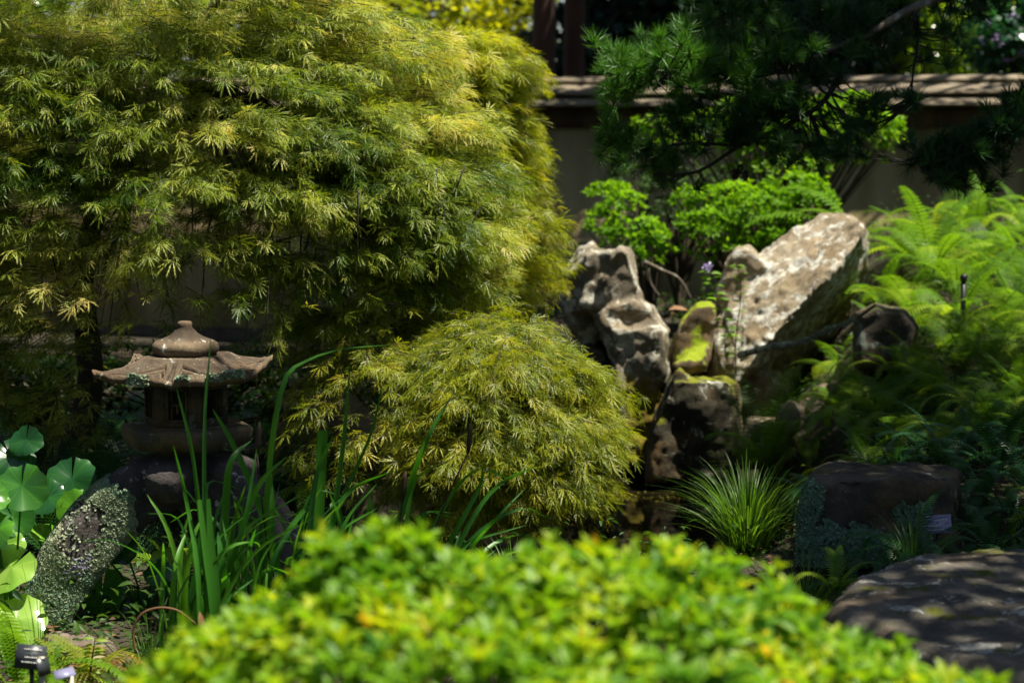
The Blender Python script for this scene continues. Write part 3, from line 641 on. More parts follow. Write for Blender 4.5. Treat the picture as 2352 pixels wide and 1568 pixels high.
def maple_crown(lobes, n, keep, leaf=.078, nleaf=9, drop=.35, tone=(.45, .25), seed=1, back=.35):
    """cascading sprays on the outside of a set of ellipsoids (centre, radii, weight); keep(p) thins them"""
    mb = MB(); tw = MB(); R = np.random.default_rng(seed); LP = []; LF = []; LN = []; LS = []; LT = []
    wts = np.array([l[2] for l in lobes], float); wts /= wts.sum(); cnt = 0; starts = []
    tries = 0
    while cnt < n and tries < n * 40:
        tries += 1
        c, r, _ = lobes[R.choice(len(lobes), p=wts)]; c = np.array(c); r = np.array(r)
        u = nrm(R.normal(size=3))
        if u[1] > .2 and R.random() > back: continue
        depth = 1 - min(.55, R.exponential(.11)); lump = (1 if R.random() < .95 else R.uniform(1.03, 1.12)) + .16 * noise.noise((u[0] * 2.6 + seed, u[1] * 2.6, u[2] * 4.)) + .05 * noise.noise((u[0] * 7 + seed, u[1] * 7, u[2] * 11))
        p = c + u * r * depth * lump
        inside = any((((p - np.array(c2)) / (np.array(r2) * .82)) ** 2).sum() < 1 for c2, r2, _ in lobes if c2 is not lobes[0][0] or len(lobes) > 1)
        if depth > .84 and any((((p - np.array(c2)) / (np.array(r2) * .8)) ** 2).sum() < .95 for c2, r2, _ in lobes): continue
        k = keep(p)
        if R.random() > k: continue
        # gaps between the tiers: sprays gather on slanting shelves
        tier = math.sin((p[2] * 25 + 3.1 * noise.noise((p[0] * 1.8, p[1] * 1.8, seed)) * 2.2))
        if tier < -.1 and R.random() < .8: continue
        nu = nrm(u / r); oh = np.array([nu[0] + .25 * R.normal(), nu[1] + .25 * R.normal(), 0]); oh = nrm(oh)
        steep = np.clip(1 - nu[2], 0, 1.4)
        d0 = nrm(oh * 1. + np.array([0, 0, .12 - drop * .5 * steep + .12 * R.normal()]))
        Lg = R.uniform(.13, .3); q = p - d0 * Lg * .5; pts = []
        g = 6
        for i in range(g + 1):
            t = i / g; pts.append(q + d0 * Lg * t + np.array([0, 0, -drop * Lg * t * t * (1.0)]))
        starts.append(pts[0]); cnt += 1
        tw.tube(pts, [.0022, .002, .002, .0016, .0014, .001, .0008], 3, .5)
        tn = float(np.clip(tone[0] + tone[1] * noise.noise((p[0] * 2, p[1] * 2, p[2] * 3)) + .12 * R.normal(), 0, 1))
        for i in range(nleaf):
            t = (i + .6 * R.random()) / nleaf; a = q + d0 * Lg * t + np.array([0, 0, -drop * Lg * t * t])
            tan = nrm(d0 + np.array([0, 0, -2 * drop * t])); sd = np.cross(tan, (0, 0, 1)); sg = -1 if i % 2 else 1
            f = nrm(tan * R.uniform(.5, 1.2) + sd * sg * (.85 if i < nleaf - 1 else .1) * R.uniform(.4, 1.1) + np.array([0, 0, .2 - .6 * R.random()]) + R.normal(size=3) * .25)
            nn = nrm(np.array([0, 0, 1.]) + oh * .05 + R.normal(size=3) * .5)
            LP.append(a + f * .01); LF.append(f); LN.append(nn); LS.append(leaf * R.uniform(.5, 1.3)); LT.append(np.clip(tn + .16 * R.normal(), 0, 1))
    LP = np.array(LP); LF = np.array(LF); LN = np.array(LN); LS = np.array(LS); LT = np.array(LT)
    RR = frames(LF, LN); c0 = np.array(lobes[0][0]); isb = LP[:, 1] > c0[1] + .25
    which = R.integers(0, 5, len(LP))
    for k in range(5):
        m = (which == k) & ~isb; mb.scatter(*MAPL[k], LP[m], RR[m], LS[m], LT[m])
    for k in range(3):
        m = (which % 3 == k) & isb; mb.scatter(*MAPS[k], LP[m], RR[m], LS[m] * 1.1, LT[m])
    return mb, tw, starts
def maple_wood(root, base, hub, starts, trunk_r, n_limb, seed, hubs=None):
    R = random.Random(seed); b = np.array(base, float); h = np.array(hub, float)
    tr = MB(); pts = spline([b, b + (h - b) * .3 + np.array([.09, -.05, 0]), b + (h - b) * .62 + np.array([-.1, .05, .05]), h], 14)
    tr.tube(pts, np.linspace(trunk_r, trunk_r * .5, 14), 9); tr.build('trunk', M_bark, root, True)
    st = list(starts); R.shuffle(st)
    for s in st[:n_limb]:
        s = np.array(s); mid = (h + s) / 2 + np.array([0, 0, .28 * np.linalg.norm(h - s)]); br = MB()
        br.tube(bez(h, mid, s, 9), np.linspace(trunk_r * .38, .006, 9), 5)
        c = R.randint(3, 6)
        for s2 in sorted(st, key=lambda q: np.linalg.norm(np.array(q) - s))[1:14]:
            s2 = np.array(s2); a = bez(h, mid, s, 9)[5]
            br.tube(bez(a, (a + s2) / 2 + np.array([0, 0, .12]), s2, 6), np.linspace(.006, .002, 6), 3)
        br.build('branch', M_bark, root)
def build_maples():
    # ---- large dome, left
    Yc = 9.0; c = at(430, 470, Yc); s = S(Yc)
    lobes = [((c.x, Yc, c.z), (670 * s, 1.3, 610 * s), 1.0), (tuple(at(780, 490, 8.75)), (350 * s, .8, 310 * s), .35), (tuple(at(30, 330, 8.6)), (430 * s, 1.0, 330 * s), .3),
             (tuple(at(250, -40, 8.7)), (520 * s, 1.0, 250 * s), .15)]
    def keep(p):
        px = 1176 + p[0] / p[1] * FP; py = 300 + (CAMZ - p[2]) / p[1] * FP      # heights read off the crown's front
        lim = np.interp(px, [-300, 0, 350, 560, 700, 850, 950, 1200], [470, 490, 465, 470, 480, 520, 620, 660])
        if py < lim: k = 1
        else: k = (.46 if 250 < px < 950 else .55) * math.exp(-(py - lim) / 170) + .07
        if py > lim and px > 850: k *= .55
        if py > 830 or px > 1290: k = 0
        if 150 < px < 620 and py > 700: k *= .25
        if px < 200 and py > lim: k = .6 * math.exp(-(py - lim) / 300)
        if py > lim and noise.noise((p[0] * 2.4, p[1] * 2, p[2] * 2.4)) > .05: k *= 1.8
        return k
    mb, tw, st = maple_crown(lobes, 7400, keep, .069, 9, .2, (.48, .5), 3)
    bx = at(90, 900, 9.0); root = empty('weeping_maple', (bx.x, 9.0, T(bx.x, 9.0)), 'big domed weeping maple with finely cut yellow-green leaves, behind the stone lantern', 'maple', 'weeping maples')
    maple_wood(root, (bx.x, 9.0, T(bx.x, 9.0) - .05), at(330, 250, 8.9), st, .075, 26, 5)
    # hanging strings of small shoots under the dome
    R = random.Random(4); hs = tw
    for k in range(70):
        x = R.uniform(20, 1150); Y = R.uniform(7.9, 9.3); y0 = R.uniform(380, 560); y1 = y0 + R.uniform(120, 290)
        a = at(x, y0, Y); b = at(x + R.uniform(-60, 60), y1, Y + R.uniform(-.1, .1)); hs.tube(spline([a, (a + b) / 2 + Vector((R.uniform(-.05, .05), 0, 0)), b], 7), np.linspace(.004, .0015, 7), 4)
    mb.build('crown', M_maple, root); tw.build('twigs', M_bark, root)
    # ---- yellower crown behind, right
    Y2 = 10.1; s = S(Y2); lobes = [(tuple(at(1010, 400, Y2)), (215 * s, .75, 320 * s), 1), (tuple(at(1085, 560, Y2 - .1)), (180 * s, .6, 170 * s), .6), (tuple(at(1075, 150, Y2)), (140 * s, .55, 80 * s), .4), (tuple(at(920, 190, Y2)), (140 * s, .55, 100 * s), .35), (tuple(at(1080, 330, Y2)), (140 * s, .55, 160 * s), .5)]
    def keep2(p):
        px = 1176 + p[0] / p[1] * FP; py = 300 + (CAMZ - p[2]) / p[1] * FP
        return 0 if py > 705 or px > 1265 else 1
    mb, tw, st = maple_crown(lobes, 2500, keep2, .072, 9, .25, (.5, .3), 11)
    bx = at(1000, 900, 10.3); root = empty('weeping_maple', (bx.x, 10.5, T(bx.x, 10.5)), 'yellower weeping maple behind the big dome, its tips against the garden wall', 'maple', 'weeping maples')
    mb.build('crown', M_maple2, root); tw.build('twigs', M_twig, root)
    maple_wood(root, (bx.x, 10.5, T(bx.x, 10.5) - .05), at(1010, 420, 10.2), st, .05, 14, 8)
    # ---- lower mound over the water
    Y3 = 8.2; s = S(Y3); lobes = [(tuple(at(1130, 950, Y3)), (250 * s, .55, 245 * s), 1), (tuple(at(1215, 985, Y3)), (180 * s, .5, 150 * s), .4), (tuple(at(890, 940, 8.2)), (230 * s, .42, 190 * s), .22), (tuple(at(1080, 1120, 8.1)), (200 * s, .4, 90 * s), .22), (tuple(at(850, 790, 8.4)), (190 * s, .4, 100 * s), .14)]
    def keep3(p):
        px = 1176 + p[0] / p[1] * FP; py = 300 + (CAMZ - p[2]) / p[1] * FP
        if py > 1200 or px > 1415: return 0
        if px < 960: return (.42 if py < 1080 else .2) * (.5 if px < 780 else 1)
        if py > 1110: return .5
        return 1
    mb, tw, st = maple_crown(lobes, 2800, keep3, .064, 9, .32, (.45, .3), 21)
    bx = at(1050, 1200, 8.6); root = empty('weeping_maple', (bx.x, 8.6, T(bx.x, 8.6)), 'low rounded weeping maple mound spilling over the pond edge', 'maple', 'weeping maples')
    mb.build('crown', M_maple3, root); tw.build('twigs', M_twig, root)
    maple_wood(root, (bx.x, 8.6, T(bx.x, 8.6) - .05), at(1090, 960, 8.3), st, .035, 12, 9)
build_maples()

# ------------------------------------------------------------------ broad small-leaved shrubs
def oval_leaf(w=.34, fold=.12, droop=.2):
    V = [(0, 0, 0), (-w * .8, .35, fold), (0, .4, 0), (w * .8, .35, fold), (-w * .7, .7, fold * .6 - droop * .4), (0, .72, -droop * .4), (w * .7, .7, fold * .6 - droop * .4), (0, 1, -droop)]
    F = [(0, 2, 1), (0, 3, 2), (1, 2, 5), (1, 5, 4), (2, 3, 6), (2, 6, 5), (4, 5, 7), (5, 6, 7)]
    return np.array(V, float), np.array(F)
OV = oval_leaf(.22)
def whorls(mb, P, D, n, L, tone, R, spread=(.35, 1.25)):
    """rosettes of n leaves round shoot tips at P growing along D"""
    P = np.asarray(P); D = nrm(D); m = len(P)
    ref = nrm(np.cross(D, R.normal(size=(m, 3)))); ref2 = np.cross(D, ref)
    for k in range(n):
        a = 2 * PI * (k / n) + R.uniform(-.3, .3, m); sp = spread[0] + (spread[1] - spread[0]) * (k / n) + R.uniform(-.15, .15, m)
        rad = ref * np.cos(a)[:, None] + ref2 * np.sin(a)[:, None]
        f = D * np.cos(sp)[:, None] + rad * np.sin(sp)[:, None]; nn = D * np.sin(sp)[:, None] - rad * np.cos(sp)[:, None] + R.normal(size=(m, 3)) * .15
        mb.scatter(*OV, P - D * (L * .35 * k / n), frames(f, nn), L * R.uniform(.7, 1.15, m) * (1 - .25 * (sp < .6)), np.clip(tone + R.normal(size=m) * .13, 0, 1))
def build_front_azalea():
    R = np.random.default_rng(5)
    ox = [250, 330, 420, 520, 600, 680, 740, 800, 850, 900, 960, 1050, 1150, 1250, 1350, 1450, 1550, 1620, 1700, 1800, 1880, 1950, 2050, 2120, 2200, 2290, 2360]
    oy = [1600, 1510, 1455, 1420, 1375, 1330, 1270, 1262, 1245, 1232, 1246, 1262, 1256, 1238, 1255, 1270, 1282, 1315, 1335, 1385, 1420, 1440, 1465, 1500, 1530, 1570, 1640]
    Yc = 3.35
    def ztop(x, y):
        px = 1176 + x / Yc * FP; zc = CAMZ - (np.interp(px, ox, oy) + 26 - 300) * Yc / FP
        q = np.clip((Yc - y) / .95, 0, 2); back = np.clip((y - Yc) / .5, 0, 3)
        edge = np.clip((240 - px) / 200, 0, 9) + np.clip((px - 2330) / 200, 0, 9)
        return zc - .42 * q ** 2 - .6 * back ** 2 - .5 * edge ** 2 + .04 * np.sin(x * 9 + y * 5) * np.cos(y * 11) + .012 * np.sin(x * 31) * np.sin(y * 23)
    n = 5100; x = R.uniform(-1.05, 1.2, n); y = R.uniform(2.15, 4.2, n); z = ztop(x, y); g = .5
    m = (z > terrain(x, y)); x, y, z = x[m], y[m], z[m]
    e = .01; gx = (ztop(x + e, y) - ztop(x - e, y)) / (2 * e); gy = (ztop(x, y + e) - ztop(x, y - e)) / (2 * e)
    N = nrm(np.stack([-gx, -gy, np.ones_like(gx)], 1)); m = R.random(len(x)) < 1; dep = R.exponential(.035, len(x))
    P = np.stack([x, y, z], 1) - N * dep[:, None]; D = nrm(N * .6 + np.array([0, 0, .7]) + R.normal(size=P.shape) * .28)
    root = empty('azalea_bush', (.1, 3.2, T(.1, 3.2)), 'bright green azalea bush, large and out of focus in the foreground', 'azalea bush')
    mb = MB(); clump = np.array([noise.noise((a * 5, b * 5, 1)) for a, b in P[:, :2]])
    whorls(mb, P, D, 7, .049, np.clip(.45 + .5 * clump, 0, 1), R); 
    st = R.random(len(P)) < .03; P2 = P[st] + D[st] * .035
    whorls(mb, P2, D[st], 7, .045, .6, R, (.2, 1.1))
    mb.build('foliage', M_az, root)
    tw = MB()
    for i in range(0, len(P), 14):
        b = np.array([P[i, 0] * .5 + .05, 3.2 + (P[i, 1] - 3.2) * .4, T(.1, 3.2) + .05]); tw.tube(bez(b, (b + P[i]) / 2 + np.array([(P[i, 0] - b[0]) * .3, 0, 0]), P[i], 6), np.linspace(.007, .002, 6), 4)
    tw.build('stems', M_twig, root)
build_front_azalea()
def pads_azalea(name, label, pads, L, dens, mat, base, seed, group=None, tone=.5, cat='azalea bush'):
    """a shrub of loose pads of rosettes; pads are (px, py, Y, rx, ry) in photograph units"""
    R = np.random.default_rng(seed); root = empty(name, base, label, cat, group); mb = MB(); tw = MB(); hub = np.array(base) + (0, 0, .25)
    for (px, py, Y, rx, rz) in pads:
        c = np.array(at(px, py, Y)); s = S(Y); r = np.array([rx * s, (rx + rz) / 2 * s * .8, rz * s]); n = int(dens * rx * rz * s * s * 1e0)
        u = nrm(R.normal(size=(n, 3))); u[:, 2] = np.where(R.random(n) < .7, abs(u[:, 2]), u[:, 2])
        lump = np.array([1 + .3 * noise.noise((a[0] * 2.2 + px, a[1] * 2.2, a[2] * 2.2)) for a in u])
        P = c + u * r * (lump * (1 - R.exponential(.1, n)))[:, None]; D = nrm(u * .8 + (0, 0, .7) + R.normal(size=P.shape) * .25)
        whorls(mb, P, D, 7, L, np.clip(tone + .25 * R.normal() * .5 + .2 * (lump - 1) * 3, 0, 1), R)
        for i in range(0, n, 9):
            tw.tube(bez(hub, (hub + P[i]) / 2 + (0, 0, .08), P[i], 6), np.linspace(.011, .002, 6), 4)
        tw.tube(bez((base[0], base[1], base[2] - .05), hub, c, 7), np.linspace(.02, .008, 7), 6)
    mb.build('foliage', mat, root); tw.build('stems', M_twig, root)
def gb(px, Y): x = at(px, 600, Y).x; return (x, Y, T(x, Y))
pads_azalea('azalea_bush', 'small bright azalea directly behind the twin-peaked stone', [(1440, 545, 13.2, 65, 34), (1500, 570, 13.1, 50, 38), (1430, 480, 13.4, 50, 40), (1380, 520, 13.4, 40, 40), (1480, 530, 13.2, 40, 30), (1395, 450, 13.6, 50, 35), (1470, 600, 13.1, 40, 25)], .055, 3000, M_azb, gb(1500, 13.2), 31, 'azaleas behind the stones')
pads_azalea('azalea_bush', 'bright yellow-green azalea growing behind the leaning stone', [(1640, 540, 13.0, 75, 60), (1740, 510, 13.0, 90, 75), (1820, 450, 13.2, 80, 50), (1700, 580, 12.9, 60, 35), (1590, 520, 13.0, 40, 35), (1870, 470, 13.1, 60, 45), (1600, 470, 13.3, 60, 40), (1680, 460, 13.3, 70, 40), (1780, 560, 12.9, 60, 40)], .055, 3000, M_azb, gb(1720, 13.2), 32, 'azaleas behind the stones')
pads_azalea('azalea_bush', 'tall azalea against the garden wall, seen through the pine branches', [(1640, 300, 13.8, 90, 45), (1720, 340, 13.8, 70, 50), (1940, 260, 13.9, 90, 45), (1990, 320, 13.8, 70, 55), (1900, 330, 13.8, 60, 50), (1560, 330, 13.8, 50, 30), (1820, 390, 13.7, 90, 35), (1500, 290, 13.9, 45, 20), (1700, 245, 13.9, 50, 22), (1780, 300, 13.8, 80, 50), (1860, 270, 13.8, 70, 40), (2040, 300, 13.8, 40, 35)], .058, 2700, M_azb, gb(1790, 13.9), 33, 'azaleas behind the stones')
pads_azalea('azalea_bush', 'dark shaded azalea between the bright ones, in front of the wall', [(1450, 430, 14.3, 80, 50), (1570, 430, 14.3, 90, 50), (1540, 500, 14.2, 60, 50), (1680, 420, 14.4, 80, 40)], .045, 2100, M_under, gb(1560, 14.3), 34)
pads_azalea('azalea_bush', 'low green shrub under the yellow maple, left of the twin-peaked stone', [(880, 670, 11.8, 70, 30), (960, 690, 11.7, 80, 35), (1060, 660, 11.8, 70, 30)], .045, 2200, M_azb, gb(960, 11.8), 35, cat='shrub')

# ------------------------------------------------------------------ ferns
def frond_mesh(name, L, n, wid, mat, arch=.5, fine=False, seed=0, lean=.35, tone=.5):
    """one arching frond from the origin, growing along +x and up"""
    r = random.Random(seed); mb = MB()
    pts = []; th = math.radians(90 * (1 - lean)); x = z = 0; N = 26; dl = L / N; dirs = []; yb = 0; cur = r.uniform(-.25, .25)
    for i in range(N + 1):
        pts.append(np.array([x, yb, z])); d = np.array([math.cos(th), cur * i / N * .6, math.sin(th)]); d /= np.linalg.norm(d); dirs.append(d)
        x += d[0] * dl; yb += d[1] * dl; z += d[2] * dl; th -= arch * 2.1 * dl / L * (1 + 1.2 * i / N)
    mb.tube(pts[::2], np.linspace(.0025, .0007, len(pts[::2])) * (L / .5), 4, tone)
    for k in range(n):
        t = .16 + .84 * (k + .5) / n; fi = t * N; i = min(int(fi), N - 1); p = pts[i] + (pts[i + 1] - pts[i]) * (fi - i); d = dirs[i]
        prof = (math.sin(PI * min(1, (t - .08) * .98) ** .75) ** .8) if t > .1 else .2
        pl = wid * max(.1, prof) * r.uniform(.9, 1.08)
        for sg in (-1, 1):
            sd = np.array([0, sg, 0.]); nn = nrm(np.cross(d, sd)) * sg; nn = nn if nn[2] > 0 or abs(nn[2]) < .2 else -nn
            a = nrm(sd + d * (.35 + .25 * t)); tn = min(1, max(0, tone + r.uniform(-.15, .15)))
            dn = np.array([0, 0, -1.]); w = L * .84 / n * (.36 if not fine else .08); sdw = nrm(np.cross(a, nn))
            def q(u, o): return p + a * pl * u + sdw * o + (dn * .22 * u * u + nn * .04) * pl
            if not fine:
                v = [q(0, -w * .8), q(0, w), q(.3, -w), q(.3, w), q(.65, -w * .75), q(.65, w * .75), q(1, 0)]
                mb.add(v, [(0, 1, 3), (0, 3, 2), (2, 3, 5), (2, 5, 4), (4, 5, 6)], tn)
            else:
                mb.add([q(0, -w), q(0, w), q(1, 0)], [(0, 1, 2)], tn); m = 8; lw = L * .84 / n * .5
                for j in range(m):
                    u = (j + .6) / m; l2 = lw * (1 - .75 * u); b = pl / m * .3
                    for s2 in (-1, 1):
                        c = q(u, 0); e = sdw * s2; tip = c + e * l2 + a * b * .8 + dn * .1 * l2
                        mb.add([c - a * b, c + a * b, tip + a * b * .3, tip - a * b * .5], [(0, 1, 2), (0, 2, 3)], tn)
    return mb.mesh(name, (0, 0, 0), False, mat)
FR = {}
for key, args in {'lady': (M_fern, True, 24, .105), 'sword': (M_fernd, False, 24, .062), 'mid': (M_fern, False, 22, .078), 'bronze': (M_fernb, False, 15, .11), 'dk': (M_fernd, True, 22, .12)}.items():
    mt, fine, n, w = args
    FR[key] = [frond_mesh('frond', .6, n, w, mt, arch=a, fine=fine, seed=k, lean=ln, tone=[.15, .5, .95, .35, .7][k]) for k, (a, ln) in enumerate([(.35, .1), (.55, .2), (.75, .25), (.5, .38), (.95, .2)])]
NF = [0]
def fern(px, Y, H, n, kind, label, group=None, z=None, span=(0, 360), seed=None, upright=None, x=None):
    R = random.Random(seed if seed is not None else NF[0] * 7 + 3); NF[0] += 1
    X = at(px, 600, Y).x if x is None else x; z = T(X, Y) + .01 if z is None else z
    root = empty('fern', (X, Y, z), label, 'fern', group); root.rotation_euler = (0, 0, R.uniform(0, .3))
    for k in range(n):
        a = math.radians(span[0] + (span[1] - span[0]) * (k + R.uniform(-.3, .3)) / n)
        me = R.choice(FR[kind][:2] if upright else FR[kind]); o = bpy.data.objects.new('frond', me); C.objects.link(o); o.parent = root
        s = H / .6 * R.uniform(.72, 1.12); o.scale = (s, s, s); o.rotation_euler = (R.uniform(-.15, .15), R.uniform(-.12, .12), a); o.location = (.015 * math.cos(a), .015 * math.sin(a), 0)
    return root
def build_ferns():
    R = random.Random(12)
    first = {2030: 'sunlit fern closest to the shaded side of the leaning stone', 2090: 'feathery sunlit fern just right of the leaning stone tip', 2440: 'bright fern cut off by the right edge of the picture', 2270: 'sunlit fern standing right behind the black marker post', 1900: 'half-shaded fern nearest the dark boulder with orange moss', 1830: 'half-shaded fern leftmost on the bank, beside the small tan stones', 2380: 'half-shaded fern on the middle bank at the right edge', 1890: 'dark sword fern above the left top corner of the lichened boulder', 2010: 'dark sword fern rising directly behind the lichened boulder', 2230: 'dark sword fern at the right end of the lichened boulder', 2370: 'dark sword fern lowest at the right edge, behind the flat stone', 2240: 'small dark sword fern just right of the violet-blue plant label'}
    def own(px, lab): return (first.pop(px), 'single ferns on the bank') if px in first else (lab, None)
    # bright mass, upper right
    g = 'bright ferns massed on the upper bank'; lab = 'feathery sunlit fern in the dense bright mass to the right of the leaning stone'
    for px, Y, H in [(2030, 12.2, .62), (2090, 11.8, .66), (2140, 12.4, .72), (2040, 11.3, .5), (2120, 11.2, .55), (2200, 12.0, .7), (2200, 11.2, .6), (2260, 12.7, .8), (2290, 11.7, .75), (2340, 12.4, .85), (2350, 11.3, .7), (2060, 12.9, .7), (2160, 13.0, .75), (2400, 12.0, .8), (2270, 10.9, .55), (2340, 10.7, .55), (2180, 10.7, .45), (2010, 10.9, .4), (2420, 11.2, .7), (2440, 10.4, .6), (2240, 13.4, .8), (2350, 13.6, .8)]:
        fern(px, Y, H * .82 * R.uniform(.8, 1.15), 13, R.choice(['lady', 'mid']), own(px, lab)[0] if px in first else lab, g)
    # middle bank, in half shade
    g = 'ferns on the shaded middle bank'; lab = 'green fern on the half-shaded bank between the bright ferns and the dark boulder'
    for px, Y, H in [(1900, 9.9, .5), (1960, 9.5, .48), (2040, 9.9, .5), (2100, 9.4, .45), (2180, 9.8, .5), (2250, 9.4, .48), (2330, 9.8, .52), (2120, 10.3, .5), (2000, 10.2, .5), (1870, 10.3, .45), (2280, 10.2, .5), (2380, 9.4, .5), (1830, 9.8, .4), (1930, 10.6, .5), (1980, 9.9, .5), (2070, 10.5, .55), (2140, 9.9, .5), (2220, 10.4, .55), (2320, 10.3, .55), (2060, 9.3, .45), (2150, 9.2, .45), (2210, 9.0, .45), (2300, 9.1, .5), (2350, 9.5, .5), (1930, 9.2, .42), (2000, 9.0, .42), (2410, 9.9, .5)]:
        fern(px, Y, H * .8 * R.uniform(.85, 1.1), 12, R.choice(['mid', 'lady', 'lady']), own(px, lab)[0] if px in first else lab, g)
    g = 'dark sword ferns behind the boulder'; lab = 'dark glossy fern with narrow fronds, in the shade behind and right of the dark boulder'
    for px, Y, H in [(1890, 8.8, .36), (1950, 8.6, .38), (2010, 8.8, .36), (2070, 8.6, .36), (2130, 8.7, .42), (2190, 8.5, .42), (2250, 8.8, .45), (2310, 8.4, .45), (2360, 8.8, .48), (2270, 8.0, .4), (2340, 7.7, .42), (2380, 8.1, .45), (2300, 7.3, .36), (2370, 7.0, .36), (2240, 7.6, .32), (2230, 7.1, .3)]:
        fern(px, Y, H * .9 * R.uniform(.85, 1.1), 10, 'sword', own(px, lab)[0] if px in first else lab, g)
    fern(1765, 10.3, .62, 8, 'lady', 'tall upright light green fern at the pond edge, right of the dark mossy-topped stone', upright=True, z=.2)
    fern(1720, 10.5, .4, 6, 'lady', 'small sunlit fern touching the right side of the dark mossy-topped stone', z=.18)
    fern(1840, 9.3, .38, 8, 'mid', 'fern with spreading fronds above the grass tuft, left of the boulder')
    fern(1790, 8.9, .34, 7, 'sword', 'low dark fern between the grass tuft and the pond')
    fern(2110, 7.05, .34, 9, 'sword', 'arching green fern in front of the lichened boulder', z=.42)
    fern(2060, 7.1, .30, 6, 'sword', 'slender fern leaning left across the lichened boulder', z=.42)
    fern(1960, 6.9, .26, 6, 'sword', 'small dark fern at the lower edge of the lichened boulder', z=.34)
    fern(1930, 6.6, .22, 7, 'mid', 'little fern at the left tip of the flat stone', z=.45)
    fern(2170, 6.75, .24, 7, 'sword', 'small fern behind the flat stone, beneath the purple plant label', z=.45)
    fern(1955, 10.9, .55, 7, 'lady', 'fern arching out beside the orange-mossed dark boulder')
    fern(1985, 12.7, .85, 5, 'mid', 'fern whose single long pale frond arches over the top of the leaning stone', span=(120, 200), z=1.2)
    for px, Y, H in [(2480, 12.4, .6), (2520, 11.2, .6), (2560, 12.0, .6), (2600, 10.4, .5), (2500, 9.2, .45), (2560, 8.4, .42), (2640, 9.6, .5), (2680, 11.4, .55), (2490, 7.6, .38), (2600, 7.4, .36), (2700, 8.4, .42), (2620, 12.8, .6)]:
        fern(px, Y, H, 11, R.choice(['mid', 'lady']), 'green fern carrying the fern bank on, just outside the right edge', 'ferns outside the right edge')
    # left side
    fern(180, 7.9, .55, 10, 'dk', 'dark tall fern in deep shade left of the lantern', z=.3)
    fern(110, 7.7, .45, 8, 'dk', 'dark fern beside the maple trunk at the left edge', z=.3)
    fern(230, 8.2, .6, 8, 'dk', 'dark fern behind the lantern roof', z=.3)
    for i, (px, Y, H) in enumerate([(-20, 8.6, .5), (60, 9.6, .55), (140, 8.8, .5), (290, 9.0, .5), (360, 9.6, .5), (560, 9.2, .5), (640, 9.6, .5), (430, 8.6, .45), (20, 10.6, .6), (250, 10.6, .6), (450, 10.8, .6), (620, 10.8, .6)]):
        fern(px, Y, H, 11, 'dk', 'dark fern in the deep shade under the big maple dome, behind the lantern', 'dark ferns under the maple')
    fern(720, 8.3, .38, 7, 'mid', 'small fern hanging in the shade between lantern and maple mound', z=.42)
    fern(1020, 11.0, .5, 4, 'mid', 'single pale fern above the maple mound, in front of the low shrub', z=.75)
    fern(560, 7.3, .3, 8, 'lady', 'fern in dappled shade under the lantern arch', z=.3)
    fern(400, 7.4, .3, 8, 'lady', 'fern behind the lantern legs, beside the round leaves', z=.3)
    fern(15, 6.0, .42, 12, 'mid', 'bright yellow-green fern in the bottom left corner', z=.26)
    fern(62, 5.95, .3, 10, 'mid', 'small bright fern between the plant labels', z=.24)
    fern(190, 6.0, .25, 8, 'bronze', 'small fern with bronze young fronds in front of the stone block', z=.3)
    fern(150, 6.05, .22, 7, 'bronze', 'little fern left of the bronze one, beside the dark plant label', z=.28)
    fern(245, 5.9, .16, 6, 'mid', 'tiny fern at the right end of the stone block', z=.22)
    fern(370, 6.3, .22, 7, 'dk', 'small dark fern between the round leaves and the azalea', z=.26)
build_ferns()

